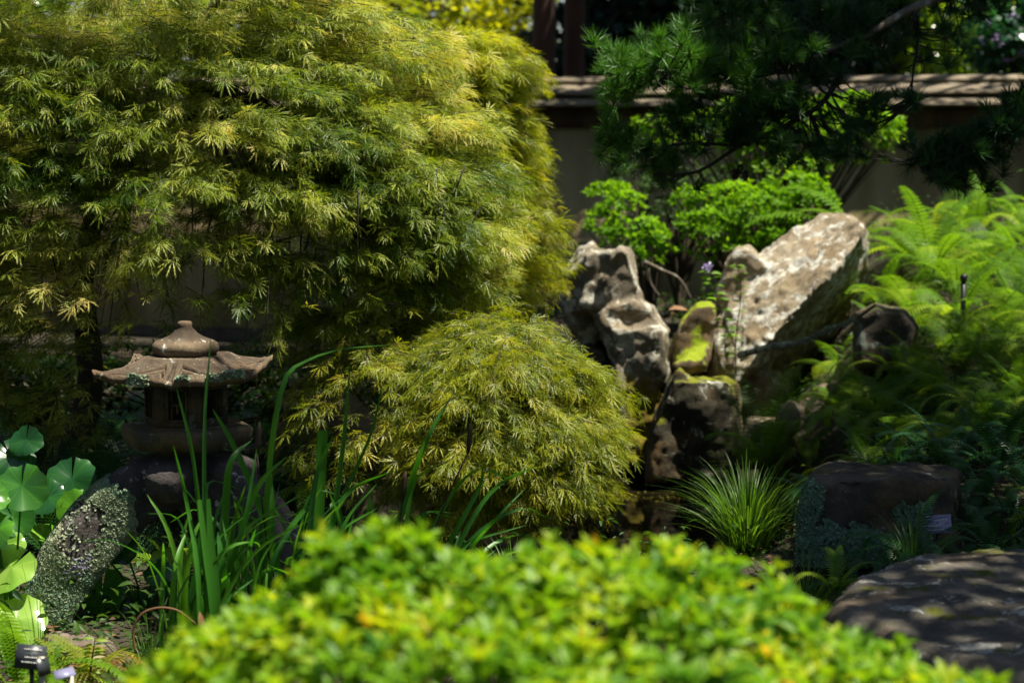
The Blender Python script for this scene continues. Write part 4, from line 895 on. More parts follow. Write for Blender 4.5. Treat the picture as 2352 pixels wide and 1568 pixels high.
# ------------------------------------------------------------------ irises and grasses
def blade(root, pts, w, tone, mat, name='leaf_blade', side=None, fold=.3, taper0=.75, blunt=False, org=None):
    P = spline(pts, 16); t = np.linspace(0, 1, 16); wd = w * (taper0 + (1 - taper0) * np.sin(np.clip(t * 2.2, 0, PI / 2))) * (1 if blunt else 1) * (np.ones(16) if blunt else np.clip((1 - t) ** .55 * 1.25, .03, 1))
    mb = MB(); mb.ribbon(P, wd, side if side is not None else (1, .25, 0), fold, tone); return mb.build(name, mat, root)
def build_iris():
    R = random.Random(8)
    specs = [  # one list per plant: base px, Y, then blades as photograph points
        ('iris clump with the tallest blades, standing right in front of the lantern legs', 490, 6.15, [
            ([(478, 1560), (474, 1400), (470, 1000), (485, 770)], 13, .25), ([(485, 1560), (480, 1400), (445, 1060), (405, 888)], 14, .3), ([(440, 1560), (455, 1330), (428, 1150), (398, 1022)], 13, .55),
            ([(505, 1560), (495, 1400), (478, 1250), (468, 1146)], 30, .55, 1), ([(520, 1560), (505, 1400), (517, 1180), (530, 1060), (577, 1012)], 24, .5), ([(545, 1560), (530, 1400), (540, 1280), (590, 1120), (660, 1046)], 22, .7),
            ([(460, 1560), (440, 1400), (455, 1300), (462, 1200)], 26, .15), ([(420, 1560), (424, 1400), (440, 1250), (470, 1180)], 16, .85), ([(530, 1560), (520, 1420), (510, 1300), (500, 1220)], 28, .2),
            ([(440, 1560), (445, 1420), (475, 1330), (520, 1260), (585, 1245), (600, 1262)], 12, .8), ([(510, 1560), (500, 1400), (560, 1200), (590, 1030)], 15, .2)]),
        ('iris clump with crossing blades, just right of the tallest one', 640, 6.3, [
            ([(665, 1560), (655, 1400), (610, 1200), (540, 1030), (488, 938)], 22, .5), ([(610, 1560), (612, 1400), (625, 1200), (620, 1050)], 20, .6), ([(640, 1560), (630, 1400), (590, 1250), (535, 1130)], 14, .6),
            ([(600, 1560), (600, 1400), (640, 1260), (700, 1170), (725, 1160)], 18, .6), ([(735, 1560), (720, 1380), (733, 1150), (740, 988)], 26, .5, 1), ([(755, 1560), (745, 1330), (785, 1050), (805, 835)], 16, .35),
            ([(690, 1560), (700, 1380), (770, 1180), (850, 1000), (878, 880)], 13, .3), ([(720, 1560), (725, 1380), (740, 1250), (800, 1130), (905, 1080)], 16, .5), ([(700, 1560), (700, 1400), (722, 1120), (766, 1000)], 20, .3),
            ([(610, 1560), (608, 1300), (622, 1050), (652, 880), (700, 832), (785, 803), (897, 792)], 17, .65)]),
        ('iris clump with fanning blades in front of the maple mound', 900, 6.5, [
            ([(870, 1560), (875, 1380), (930, 1150), (985, 1000), (1040, 905)], 17, .5), ([(900, 1560), (895, 1380), (930, 1220), (955, 1100), (1030, 1060)], 14, .7), ([(930, 1560), (930, 1380), (1010, 1180), (1090, 1080), (1175, 1100)], 13, .5),
            ([(960, 1560), (965, 1380), (1040, 1230), (1100, 1120), (1110, 1060)], 17, .5), ([(980, 1560), (985, 1400), (1080, 1200), (1150, 1110), (1236, 1068)], 14, .6), ([(1000, 1560), (1010, 1400), (1080, 1260), (1140, 1190), (1208, 1120)], 13, .4),
            ([(900, 1560), (890, 1400), (870, 1250), (845, 1120)], 16, .3), ([(850, 1560), (840, 1400), (838, 1250), (850, 1130)], 15, .3), ([(1010, 1560), (1020, 1420), (1090, 1290), (1160, 1235), (1225, 1225)], 14, .7), ([(930, 1560), (925, 1400), (985, 1300), (1060, 1250), (1210, 1205)], 12, .6)])]
    for lab, bpx, Y, bl in specs:
        bx = at(bpx, 1400, Y).x; root = empty('iris_plant', (bx, Y, T(bx, Y)), lab, 'iris', 'irises in front of the lantern')
        for b in bl:
            pts, w, tone = b[:3]; pts = list(pts); yy = Y + R.uniform(-.12, .12)
            P = [at(x, y, yy + .05 * R.uniform(-1, 1) + (0 if i < 2 else R.uniform(-.04, .04))) for i, (x, y) in enumerate(pts)]; P[0] = Vector((bx + (P[0].x - bx) * .6, yy, T(bx, Y) - .01))
            blade(root, P, w * S(Y), tone, M_iris, blunt=len(b) > 3, side=(1, R.uniform(-.5, .5), 0))
        for k in range(42 if bpx < 800 else 30):
            x = bx + R.uniform(-.24, .26); yy = Y + R.uniform(-.2, .25); h = R.uniform(.3, .62) * (1 if bpx < 800 else .75); lean = R.gauss(.06 if bpx < 800 else .2, .16)
            z0 = T(bx, Y); p0 = np.array([x, yy, z0 - .01]); p3 = p0 + (lean, R.uniform(-.1, .1), h)
            P = [p0, p0 + (lean * .15, 0, h * .4), p0 + (lean * .5, 0, h * .8), p3]
            if R.random() < .35: P.append(p3 + (math.copysign(.1, lean), 0, R.uniform(-.06, .02)))
            blade(root, P, R.uniform(.008, .022), R.random(), M_iris, side=(1, R.uniform(-.8, .8), 0))
        if bpx > 500:
            for (x, y) in ([(1075, 1040), (925, 1150)] if bpx > 800 else [(590, 1040)]):
                t = at(x, y, Y); mb = MB(); b0 = np.array([bx + .02, Y, T(bx, Y)]); mb.tube(bez(b0, (b0 + np.array(t)) / 2 + (-.02, 0, .05), t, 8), np.linspace(.004, .003, 8), 5, .2)
                mb.tube([np.array(t), np.array(t) + (.003, 0, .03), np.array(t) + (.008, 0, .075), np.array(t) + (.01, 0, .1)], [.004, .009, .008, .002], 6, .2); mb.build('seed_head', M_dead, root, True)
def tuft(name, label, px, Y, n, h, w, spread, mat, z=None, cat='grass', seed=1, group=None):
    R = random.Random(seed); X = at(px, 600, Y).x; z = T(X, Y) if z is None else z; root = empty(name, (X, Y, z), label, cat, group); mb = MB()
    for k in range(n):
        a = R.uniform(0, 2 * PI); rr = R.random() ** .6; hh = h * R.uniform(.55, 1.1); d = np.array([math.cos(a), math.sin(a), 0]); p0 = np.array([X, Y, z]) + d * rr * spread * .3
        e = p0 + d * rr * spread * R.uniform(.7, 1.5) + (0, 0, hh * (1 - .35 * rr)); m = p0 + d * rr * spread * .25 + (0, 0, hh * .65)
        P = bez(p0, m, e, 8); mb.ribbon(P, w * np.clip((1 - np.linspace(0, 1, 8)) ** .6, .05, 1), np.cross(d, (0, 0, 1)) + np.array([R.uniform(-.7, .7), R.uniform(-.7, .7), 0]), .3, R.random())
    mb.build('blades', mat, root); return root
build_iris()
tuft('grass_clump', 'dense tuft of fine dark grass at the pond edge, left of the lichened boulder', 1725, 8.1, 420, .46, .0055, .26, M_grass, z=.24, seed=2)
tuft('grass_clump', 'thin yellowish grass rising beside the arching fern in front of the boulder', 2115, 6.95, 40, .3, .005, .2, M_grass, z=.42, seed=3)
tuft('grass_clump', 'sparse shaded grass between the azalea and the flat stone', 1860, 6.8, 130, .24, .004, .22, M_grass, z=.33, seed=4)
tuft('grass_clump', 'wispy grass beside the stone block, bottom left', 330, 6.1, 60, .26, .0035, .2, M_grass, seed=5)
tuft('grass_clump', 'long thin grass stems standing before the bright round leaves', 70, 6.3, 9, .5, .0035, .12, M_grass, seed=6)
tuft('grass_clump', 'short grass beside the irises on the bank, right of the seed heads', 1180, 7.1, 120, .26, .0045, .25, M_grass, seed=7)

# ------------------------------------------------------------------ round-leaved plants
def round_leaf(r, seed, cup=.22):
    R = random.Random(seed); V = [(0, 0, 0)]; F = []; n = 60; rings = [.18, .36, .55, .75, .9, 1.]
    lob = R.randint(9, 11)
    for q in rings:
        for k in range(n + 1):
            a = math.radians(-90 + 5) + math.radians(360 - 10) * k / n
            edge = 1 + .03 * math.cos(lob * (a + PI / 2)) * q ** 3 + .06 * noise.noise((math.cos(a) * 2.2, math.sin(a) * 2.2, seed * 1.7)) * q * q + .03 * math.sin(a * 3 + seed)
            rr = r * q * edge * (1 - .18 * abs(math.sin((a - PI / 2) / 2)) ** 6)
            vein = abs(((a + PI / 2) * lob / 2 / PI) % 1 - .5) * 2
            z = r * (cup * (q ** 1.6) * .5 - .014 * q * (1 - vein) ** 3 + .12 * q * math.sin(a * 2 + seed) + .015 * q * q * math.sin(a * 5 + seed * 3) - .2 * q ** 4 * (.5 + .5 * math.sin(a * 3 + seed * 2)))
            V.append((rr * math.cos(a), rr * math.sin(a), z))
    m = n + 1
    for k in range(n): F.append((0, 1 + k, 2 + k))
    for i in range(len(rings) - 1):
        for k in range(n):
            a = 1 + i * m + k; F += [(a, a + m, a + m + 1), (a, a + m + 1, a + 1)]
    return np.array(V), np.array(F)
def build_round():
    plants = [
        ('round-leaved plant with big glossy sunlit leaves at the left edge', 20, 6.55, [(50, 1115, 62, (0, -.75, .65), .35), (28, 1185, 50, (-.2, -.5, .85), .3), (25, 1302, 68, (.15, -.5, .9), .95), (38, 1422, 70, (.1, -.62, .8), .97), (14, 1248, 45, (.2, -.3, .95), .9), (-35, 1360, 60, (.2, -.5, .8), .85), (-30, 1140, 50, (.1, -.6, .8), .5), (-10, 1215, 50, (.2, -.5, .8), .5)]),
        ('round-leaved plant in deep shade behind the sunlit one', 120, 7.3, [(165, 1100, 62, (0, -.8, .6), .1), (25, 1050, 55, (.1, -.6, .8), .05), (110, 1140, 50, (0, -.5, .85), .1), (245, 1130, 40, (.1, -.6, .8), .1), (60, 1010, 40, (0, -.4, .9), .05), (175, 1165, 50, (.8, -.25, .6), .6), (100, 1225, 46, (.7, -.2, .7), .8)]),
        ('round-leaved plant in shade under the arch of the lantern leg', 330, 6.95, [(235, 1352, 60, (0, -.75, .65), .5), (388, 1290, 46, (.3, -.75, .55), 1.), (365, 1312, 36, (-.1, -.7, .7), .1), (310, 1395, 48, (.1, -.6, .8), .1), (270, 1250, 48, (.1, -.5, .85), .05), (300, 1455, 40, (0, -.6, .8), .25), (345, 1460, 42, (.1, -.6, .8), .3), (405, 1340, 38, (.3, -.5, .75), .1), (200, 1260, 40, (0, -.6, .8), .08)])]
    for pi, (lab, px, Y, lv) in enumerate(plants):
        bx = at(px, 1300, Y).x; z0 = T(bx, Y); root = empty('round_leaf_plant', (bx, Y, z0), lab, 'leafy plant', 'round-leaved plants by the lantern')
        for k, (x, y, r, nn, tone) in enumerate(lv):
            yy = Y + (.12 * math.sin(k * 2.1) if pi else .1 * math.sin(k * 1.7)); c = np.array(at(x, y, yy)); V, F = round_leaf(r * S(yy) * 1.03, k + pi * 20); nn = nrm(np.array(nn))
            f = nrm(np.array([math.sin(k * 2.4) * .8, -.4, -.8])); Rm = frames([f], [nn])[0]; Rm = Rm @ np.array([[1, 0, 0], [0, 1, 0], [0, 0, 1]])
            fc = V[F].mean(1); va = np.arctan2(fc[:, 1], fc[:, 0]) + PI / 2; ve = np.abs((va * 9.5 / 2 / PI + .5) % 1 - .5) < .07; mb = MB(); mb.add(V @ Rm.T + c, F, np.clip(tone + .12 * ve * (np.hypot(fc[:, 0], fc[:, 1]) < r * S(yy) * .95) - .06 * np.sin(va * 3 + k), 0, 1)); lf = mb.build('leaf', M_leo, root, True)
            st = MB(); b0 = np.array([bx, Y, z0]); st.tube(bez(b0, (b0 + c) / 2 + (0, .03, .08), c - nn * .002, 8), np.linspace(.005, .003, 8), 6, .4); o = st.build('stalk', M_iris, root)
build_round()

# ------------------------------------------------------------------ pine
def needle_tuft(seed, n=80):
    r = np.random.default_rng(seed); V = []; F = []
    for k in range(n):
        a = r.uniform(0, 2 * PI); ph = abs(r.normal(0, .62)) if k % 4 else r.uniform(.7, 1.5); d = np.array([math.sin(ph) * math.cos(a), math.cos(ph), math.sin(ph) * math.sin(a)]); s = nrm(np.cross(d, r.normal(size=3))); o = np.array([0, r.uniform(-.35, .05), 0]); L = r.uniform(.75, 1.05)
        b = len(V); V += [o + s * .017, o - s * .017, o + d * L * .6 + s * .015, o + d * L + np.array([0, 0, 0])]
        V.append(o + d * L * .6 - s * .015); F += [(b, b + 1, b + 4), (b, b + 4, b + 2), (b + 2, b + 4, b + 3)]
    return np.array(V), np.array(F)
def build_pine():
    R = np.random.default_rng(3); T4 = [needle_tuft(k) for k in range(4)]
    bx, by = 3.5, 9.7; root = empty('pine_tree', (bx, by, T(bx, by)), 'dark pine whose long-needled branches hang across the upper right', 'pine tree')
    tr = MB(); tr.tube(spline([(bx, by, T(bx, by) - .1), (bx - .1, by, 1.8), (bx + .05, by, 3.2), (bx - .2, by + .1, 4.6)], 12), np.linspace(.17, .08, 12), 10); tr.build('trunk', M_bark, root, True)
    A = lambda x, y, Y: np.array(at(x, y, Y))
    limbs = [([(bx, by, 3.1), A(2420, -90, 9.7), A(2200, -20, 9.6), A(2085, 25, 9.55), A(2010, 70, 9.5), A(1930, 105, 9.45), A(1830, 150, 9.4)], .030, M_lichbark),
             ([A(1975, 85, 9.5), A(1930, 170, 9.5), A(1885, 240, 9.45), A(1800, 290, 9.4), A(1700, 335, 9.4), A(1600, 395, 9.35), A(1500, 400, 9.3)], .017, M_bark),
             ([A(2095, 20, 9.55), A(2108, 90, 9.5), A(2098, 160, 9.5), A(2092, 235, 9.5)], .010, M_bark),
             ([(bx, by, 2.5), A(2500, 150, 9.6), A(2380, 290, 9.4), A(2260, 320, 9.35), A(2150, 345, 9.3), A(2080, 370, 9.25)], .020, M_bark),
             ([A(1830, 150, 9.4), A(1740, 175, 9.35), A(1620, 185, 9.3), A(1500, 180, 9.25), A(1430, 200, 9.2)], .014, M_bark),
             ([A(1700, 335, 9.4), A(1580, 330, 9.35), A(1470, 345, 9.3), A(1400, 330, 9.3)], .009, M_bark),
             ([A(1800, 290, 9.4), A(1740, 235, 9.4), A(1650, 215, 9.35), A(1580, 240, 9.3)], .009, M_bark),
             ([A(2260, 320, 9.35), A(2320, 250, 9.3), A(2400, 210, 9.3)], .009, M_bark),
             ([(bx, by, 3.4), A(2300, -220, 9.8), A(2000, -120, 9.9), A(1800, -40, 9.8), A(1650, 20, 9.7)], .022, M_bark)]
    for p, r, m in limbs:
        mb = MB(); q = spline(p, 24); mb.tube(q, np.linspace(r, r * .35, 24), 7); mb.build('branch', m, root, True)
    areas = [((1480, 160), (95, 75), 9.25, 34, .8), ((1420, 205), (40, 45), 9.2, 12, .9), ((1600, 150), (90, 70), 9.3, 26, .6), ((1720, 180), (80, 80), 9.35, 26, .75), ((1790, 120), (80, 60), 9.4, 16, .5),
             ((1420, 345), (55, 50), 9.3, 14, .45), ((1530, 370), (70, 50), 9.35, 15, .3), ((1560, 270), (70, 60), 9.35, 14, .2), ((1680, 290), (90, 60), 9.4, 22, .15), ((1800, 240), (80, 60), 9.45, 20, .2), ((1800, 340), (70, 50), 9.4, 10, .15), ((1900, 330), (50, 50), 9.4, 9, .15),
             ((1950, 50), (130, 60), 9.6, 34, .1), ((1880, 160), (80, 60), 9.5, 12, .15), ((2080, 110), (50, 60), 9.6, 6, .1), ((2190, 90), (50, 50), 9.6, 6, .15), ((2095, 235), (22, 18), 9.5, 4, 0), ((2010, 245), (50, 40), 9.5, 7, .1),
             ((1980, 300), (50, 40), 9.5, 7, .1), ((2150, 350), (90, 45), 9.3, 20, .05), ((2260, 330), (90, 50), 9.3, 24, .05), ((2330, 250), (50, 60), 9.3, 14, .1), ((2200, 400), (80, 40), 9.25, 12, .05), ((1700, 30), (110, 50), 9.7, 22, .2), ((2230, 15), (90, 40), 9.7, 10, .1), ((1640, 90), (70, 40), 9.6, 10, .2)]
    mb = MB(); tw = MB(); allq = [q for p, r, m in limbs for q in spline(p, 24)]
    aq = np.array(allq)
    for (cx, cy), (rx, ry), Y, n, tone in areas:
        for k in range(int(n * 2.1)):
            u = R.normal(size=2) * .5; p = A(cx + u[0] * rx, cy + u[1] * ry, Y + R.normal() * .13); j = np.argmin(((aq - p) ** 2).sum(1) + R.random(len(aq)) * .01); q = aq[j]
            d = nrm(nrm(p - q) * .7 + np.array([0, -.1, .55]) + R.normal(size=3) * .35); tw.tube(bez(q, (p + q) / 2 + (0, 0, -.03) + R.normal(size=3) * .015, p, 6), np.linspace(.0045, .003, 6), 4)
            mb.scatter(*T4[R.integers(4)], p[None], frames(d[None], R.normal(size=(1, 3))), .095 * R.uniform(.75, 1.1), np.clip([tone + R.normal() * .12], 0, 1))
    # the crown above the frame
    P = np.array([bx - .5, by - .1, 4.2]) + R.normal(size=(520, 3)) * (.9, .5, .4); mb.scatter(*T4[0], P, frames(R.normal(size=(520, 3)) + (0, 0, .8), R.normal(size=(520, 3))), .2, .2)
    for i in range(0, 520, 10): tw.tube(bez((bx - .1, by, 3.6), (P[i] + (bx, by, 3.9)) / 2, P[i], 6), np.linspace(.03, .008, 6), 5)
    tw.build('twigs', M_bark, root); mb.build('needles', M_pine, root)
    for (x, y) in [(2088, 232), (2104, 240), (2098, 222), (1690, 402), (1712, 405), (1700, 390), (2104, 60)]:
        c = A(x, y, 9.48); cb = MB()
        for k in range(40):
            t = k / 40; a = k * 2.4; r = .019 * math.sin(PI * (t * .9 + .08)) ** .7; d = np.array([math.cos(a), math.sin(a), .35]); p = c + np.array([0, 0, (t - .5) * .05]) + d * r * .4
            s = np.cross(d, (0, 0, 1)); cb.add([p - s * .006, p + s * .006, p + d * (r * .75 + .003), p + (0, 0, .006)], [(0, 1, 2), (1, 3, 2), (3, 0, 2), (0, 3, 1)], .15)
        cb.build('pine_cone', M_dead, root)
build_pine()

# ------------------------------------------------------------------ trees beyond the wall
QL = (np.array([(0, 0, 0), (-.32, .45, .06), (.32, .45, .06), (0, 1, -.1)]), np.array([(0, 2, 1), (1, 2, 3)]))
def big_tree(label, base, h, tr, blobs, leaf, n, mat, bark, seed, group=None, bias=.5, trunk=True, cat='tree', name='broadleaf_tree', limb=14):
    R = np.random.default_rng(seed); base = np.array(base, float); root = empty(name, base, label, cat, group)
    t = MB(); t.tube(spline([base - (0, 0, .2), base + (.06, 0, h * .35), base + (-.05, 0, h * .7), base + (0, 0, h)], 14), np.linspace(tr, tr * .45, 14), 12); t.build('trunk', bark, root, True)
    mb = MB(); lb = MB(); vol = np.array([b[1][0] * b[1][1] * b[1][2] for b in blobs]) ** .67; vol = vol / vol.sum()
    for (c, r), v in zip(blobs, vol):
        c = np.array(c, float); r = np.array(r, float); m = int(n * v); nc = max(5, m // 60); u = nrm(R.normal(size=(nc, 3))) * (R.random((nc, 1)) ** .4); cc = c + u * r
        for j in range(nc):
            k = max(1, m // nc); v2 = nrm(R.normal(size=(k, 3))); P = cc[j] + v2 * (R.random((k, 1)) ** .5) * (r.mean() * .3 + leaf); D = nrm(v2 + R.normal(size=(k, 3)) * .6 + (0, 0, -.15)); N = nrm(v2 * .4 + (0, 0, 1) + R.normal(size=(k, 3)) * .5)
            mb.scatter(*QL, P, frames(D, N), leaf * R.uniform(.6, 1.2, k), np.clip(bias + .2 * R.normal() + .15 * R.normal(size=k), 0, 1))
        for j in range(0, nc, max(1, nc // limb)):
            a = base + (0, 0, h * R.uniform(.35, .95)); lb.tube(bez(a, (a + cc[j]) / 2 + (0, 0, .3), cc[j], 7), np.linspace(tr * .3, tr * .06, 7), 6)
    lb.build('limbs', bark, root); mb.build('crown', mat, root); return root
def b_(px, py, Y, rx, rz, ry=1.5): s = S(Y); return (tuple(at(px, py, Y)), (rx * s, ry, rz * s))
big_tree('sunlit yellow-green broadleaf tree beyond the wall, left of the reddish trunk', (-2.6, 23, .6), 4.5, .16, [b_(900, 60, 22, 220, 140), b_(1080, 110, 22, 170, 90), b_(760, 0, 22, 160, 140), b_(1150, 30, 22.6, 110, 110), ], .17, 3400, M_bright, M_bark, 3, bias=.6)
big_tree('tall conifer with a straight reddish-brown trunk just beyond the garden wall', (at(1236, 0, 18.6).x, 18.6, .6), 9, .125, [((.2, 18.8, 7.2), (1.6, 1.3, 1.6))], .2, 1500, M_darktree, M_redbark, 4, name='conifer_tree')
big_tree('second darker trunk right beside the reddish one, beyond the wall', (at(1306, 0, 19.0).x, 19.0, .6), 8, .12, [((.9, 19.3, 6.6), (1.6, 1.2, 1.5))], .2, 1500, M_darktree, M_redbark, 5, name='conifer_tree')
big_tree('dense dark evergreen filling the shade behind the wall and the pine branches', (2.3, 22, .6), 7, .2, [b_(1500, 60, 21, 240, 190, .9), b_(1750, 40, 21, 240, 200, .9), b_(1930, 90, 21.5, 160, 130, .9), b_(1800, -300, 21, 380, 250, 1.6), b_(1370, 120, 20.5, 110, 120, .6), ((3.4, 20.6, 6.4), (2.2, 2.0, 1.3)), ((2., 18.6, 5.6), (2.2, 1.2, .9))], .17, 26000, M_darktree, M_bark, 6, name='evergreen_tree')
big_tree('light green broadleaf tree in broken sun beyond the wall, upper right', (5.2, 23, .7), 5, .16, [b_(2200, 60, 21.5, 150, 130, .9), b_(2120, -20, 22, 130, 140, 1), b_(2330, 110, 22, 120, 90, 1)], .17, 3200, M_midtree, M_bark, 7, bias=.6)
big_tree('blue-green shrub with pale violet flowers above the wall at the right edge', (4.9, 18.6, .7), 2.0, .07, [b_(2310, 70, 18.5, 80, 90, .6), b_(2400, 30, 18.5, 90, 120, .7), b_(2290, 130, 18.4, 50, 30, .5)], .11, 2600, M_bluetree, M_bark, 8, cat='shrub', name='flowering_shrub')
big_tree('green shrub in shade behind the top of the big maple dome, upper left', (-5.4, 19, .4), 3, .1, [b_(60, 60, 18, 260, 120, 1), b_(-200, 0, 18, 300, 200, 1), b_(400, 0, 19, 300, 120, 1)], .13, 4000, M_midtree, M_bark, 9, cat='shrub', name='broadleaf_shrub', bias=.2)
fl = MB(); R0 = np.random.default_rng(2)
for (x, y) in [(2275, 55), (2300, 100), (2325, 40), (2340, 120), (2290, 85), (2260, 95), (2312, 135), (2335, 75)]:
    P = np.array(at(x, y, 17.9)) + R0.normal(size=(10, 3)) * .02; fl.scatter(*QL, P, frames(R0.normal(size=(10, 3)), R0.normal(size=(10, 3))), .035, .5)
sh = [o for o in bpy.data.objects if o.name.startswith('flowering_shrub')][0]
M_violet = leafmat('violet_petal', [(0, (.3, .25, .5)), (1, (.6, .5, .8))], .4, .5, tint=(1, 1, 1)); fl.build('flowers', M_violet, sh)

# ------------------------------------------------------------------ unseen trees added beside the view, their leaves laid out by a shade mask
def shade_mask(x, y):
    m = 0
    def el(cx, cy, rx, ry, p):
        d = ((x - cx) / rx) ** 2 + ((y - cy) / ry) ** 2; return p * float(1 - sstep(.75, 1.15, d))
    m = max(m, el(2.35, 8.1, 1.35, 1.1, .6)); m = max(m, el(1.35, 9.2, .75, .8, .7)); m = max(m, el(1.9, 7.1, 1.1, 1.0, .95)); m = max(m, el(1.7, 5.3, 1.1, 1.0, .7)); m = max(m, el(3.3, 8.8, 1.2, .8, .5)); m = max(m, el(-2.6, 14.9, 3.2, 1.3, .95)); m = max(m, el(-2.1, 11.7, 1.4, 1.2, .97)); m = max(m, el(-1.2, 12.4, 1.2, 1.0, .95)); m = max(m, el(-1.9, 10.2, .9, .6, .8))
    m = max(m, el(-.35, 6.35, .85, .32, .5)); m = max(m, el(.6, 9.8, .55, .8, .5)); m = max(m, el(1.0, 6.8, .9, .8, .6))
    m = max(m, el(-.82, 6.9, .43, .42, 1.)); m = max(m, el(2.6, 15.5, 2, .9, .3)); m = max(m, el(.0, 15.6, 2.0, .9, .62))
    return m
def shade_canopy(label, base, h, zlo, zhi, xr, yr, n, seed, mask):
    R = np.random.default_rng(seed); base = np.array(base, float); root = empty('shade_canopy', base, label, 'tree', 'unseen trees added for shade')
    t = MB(); top = base + (0, 0, h); t.tube(spline([base - (0, 0, .2), base + (.1, 0, h * .4), top], 12), np.linspace(.24, .12, 12), 12); t.build('trunk', M_bark, root, True)
    mb = MB(); lb = MB(); P = []
    X = R.uniform(*xr, n); Y = R.uniform(*yr, n); k = 0
    for x, y in zip(X, Y):
        m = mask(x, y)
        if m <= 0: continue
        # gathered in clumps, with holes between
        c = noise.noise((x * 2.6, y * 2.6, 4.)) * .8 + .45 * noise.noise((x * 7, y * 7, 2.))
        pr = m * 1.0 + (m < .9) * .8 * c
        if R.random() < max(0, pr) ** 1.6:
            z = R.uniform(zlo, zhi); s = (z - .5) / SUN.z; P.append((x + SUN.x * s, y + SUN.y * s, z))
    P = np.array(P); m = len(P)
    mb.scatter(*QL, P, frames(R.normal(size=(m, 3)), R.normal(size=(m, 3)) * .5 + (0, 0, 1)), .13 * R.uniform(.6, 1.2, m), np.clip(R.random(m), 0, 1))
    for i in range(0, m, max(1, m // 40)): lb.tube(bez(base + (0, 0, h * .7), (top + P[i]) / 2 + (0, 0, .5), P[i], 8), np.linspace(.07, .012, 8), 6)
    lb.build('limbs', M_bark, root); mb.build('crown', M_shadetree, root)
shade_canopy('unseen tree added on the right, crown shaped to shade the bank and pond', (6.8, 7.6, .6), 7.5, 6.2, 8.0, (-1.4, 5.5), (4., 11.), 62000, 5, lambda x, y: shade_mask(x, y) if y < 10.8 and x > -1.3 else 0)
shade_canopy('unseen tree added on the left, crown shaped to shade the ground under the maples', (-5.4, 12.5, .3), 7.5, 6.2, 8.0, (-6, .6), (9.5, 17.), 52000, 6, lambda x, y: shade_mask(x, y) if x < .5 and y > 9.5 and not (x > -1.3 and y < 10.8) else 0)
shade_canopy('unseen tree added by the right end of the wall, crown shaped for shade', (7.8, 16.4, .8), 7.5, 6.2, 8.0, (.4, 5.5), (14., 17.), 15000, 7, lambda x, y: shade_mask(x, y) if x >= .5 and y > 13 else 0)

# dark shrubs in the shade behind the lantern
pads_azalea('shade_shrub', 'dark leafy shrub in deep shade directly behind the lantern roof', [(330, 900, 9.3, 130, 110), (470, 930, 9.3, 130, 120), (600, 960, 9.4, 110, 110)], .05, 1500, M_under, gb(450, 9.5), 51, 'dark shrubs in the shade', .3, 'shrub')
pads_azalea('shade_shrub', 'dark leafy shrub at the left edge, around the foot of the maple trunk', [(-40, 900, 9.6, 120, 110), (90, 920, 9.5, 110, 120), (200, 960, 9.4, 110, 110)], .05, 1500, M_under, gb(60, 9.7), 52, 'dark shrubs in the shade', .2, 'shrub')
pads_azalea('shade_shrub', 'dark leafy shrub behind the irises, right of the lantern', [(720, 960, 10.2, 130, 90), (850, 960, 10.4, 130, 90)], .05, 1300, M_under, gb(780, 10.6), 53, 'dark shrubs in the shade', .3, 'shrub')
# undergrowth and litter over the banks
def scatter_stuff():
    R = np.random.default_rng(6); n = 60000; x = R.uniform(-3.2, 4.2, n); y = R.uniform(4.0, 15.0, n); z = terrain(x, y)
    k = np.array([noise.noise((a * 1.6, b * 1.6, 3)) for a, b in zip(x, y)]); m = (z > .12) & (k + R.random(n) * .4 > .0) & (abs(x) < y * .32 + .8); x, y, z = x[m], y[m], z[m]; n = len(x)
    P = np.stack([x, y, z + .015 + R.exponential(.045, n)], 1); mb = MB(); mb.scatter(*OV, P, frames(R.normal(size=(n, 3)) * (1, 1, .4), R.normal(size=(n, 3)) * .5 + (0, 0, 1)), R.uniform(.02, .055, n), R.random(n))
    tag(mb.build('undergrowth', M_under), 'low dark green ground cover between the larger plants', 'ground cover', None, 'stuff')
    n = 26000; x = R.uniform(-3.2, 4.2, n); y = R.uniform(4.0, 15.5, n); z = terrain(x, y); m = (z > .08) & (abs(x) < y * .32 + .8); x, y, z = x[m], y[m], z[m]; n = len(x)
    P = np.stack([x, y, z + .03], 1); mb = MB(); mb.scatter(*QL, P, frames(R.normal(size=(n, 3)) * (1, 1, .1), R.normal(size=(n, 3)) * .25 + (0, 0, 1)), R.uniform(.015, .045, n), R.random(n))
    tag(mb.build('leaf_litter', M_dead), 'brown fallen leaves on the soil', 'leaf litter', None, 'stuff')
    n = 500; cx = np.array([.42, .62, .5, .75, .95]); cy = np.array([10.9, 10.7, 9.9, 10.75, 10.3]); j = R.integers(0, 5, n); x = cx[j] + R.normal(size=n) * .17; y = cy[j] + R.normal(size=n) * .06
    P = np.stack([x, y, np.full(n, .004)], 1); m = terrain(x, y) < 0; P = P[m]; n = len(P); mb = MB(); mb.scatter(*QL, P, frames(R.normal(size=(n, 3)) * (1, 1, 0), np.tile([0, 0, 1.], (n, 1)) + R.normal(size=(n, 3)) * .05), R.uniform(.006, .018, n), R.random(n))
    tag(mb.build('floating_leaves', M_azlit), 'small leaves floating on the dark pond below the stones', 'floating leaves', None, 'stuff')
M_azlit = leafmat('floating_leaf', [(0, (.12, .16, .02)), (.6, (.3, .3, .04)), (1, (.4, .2, .04))], .2, .5)
scatter_stuff()

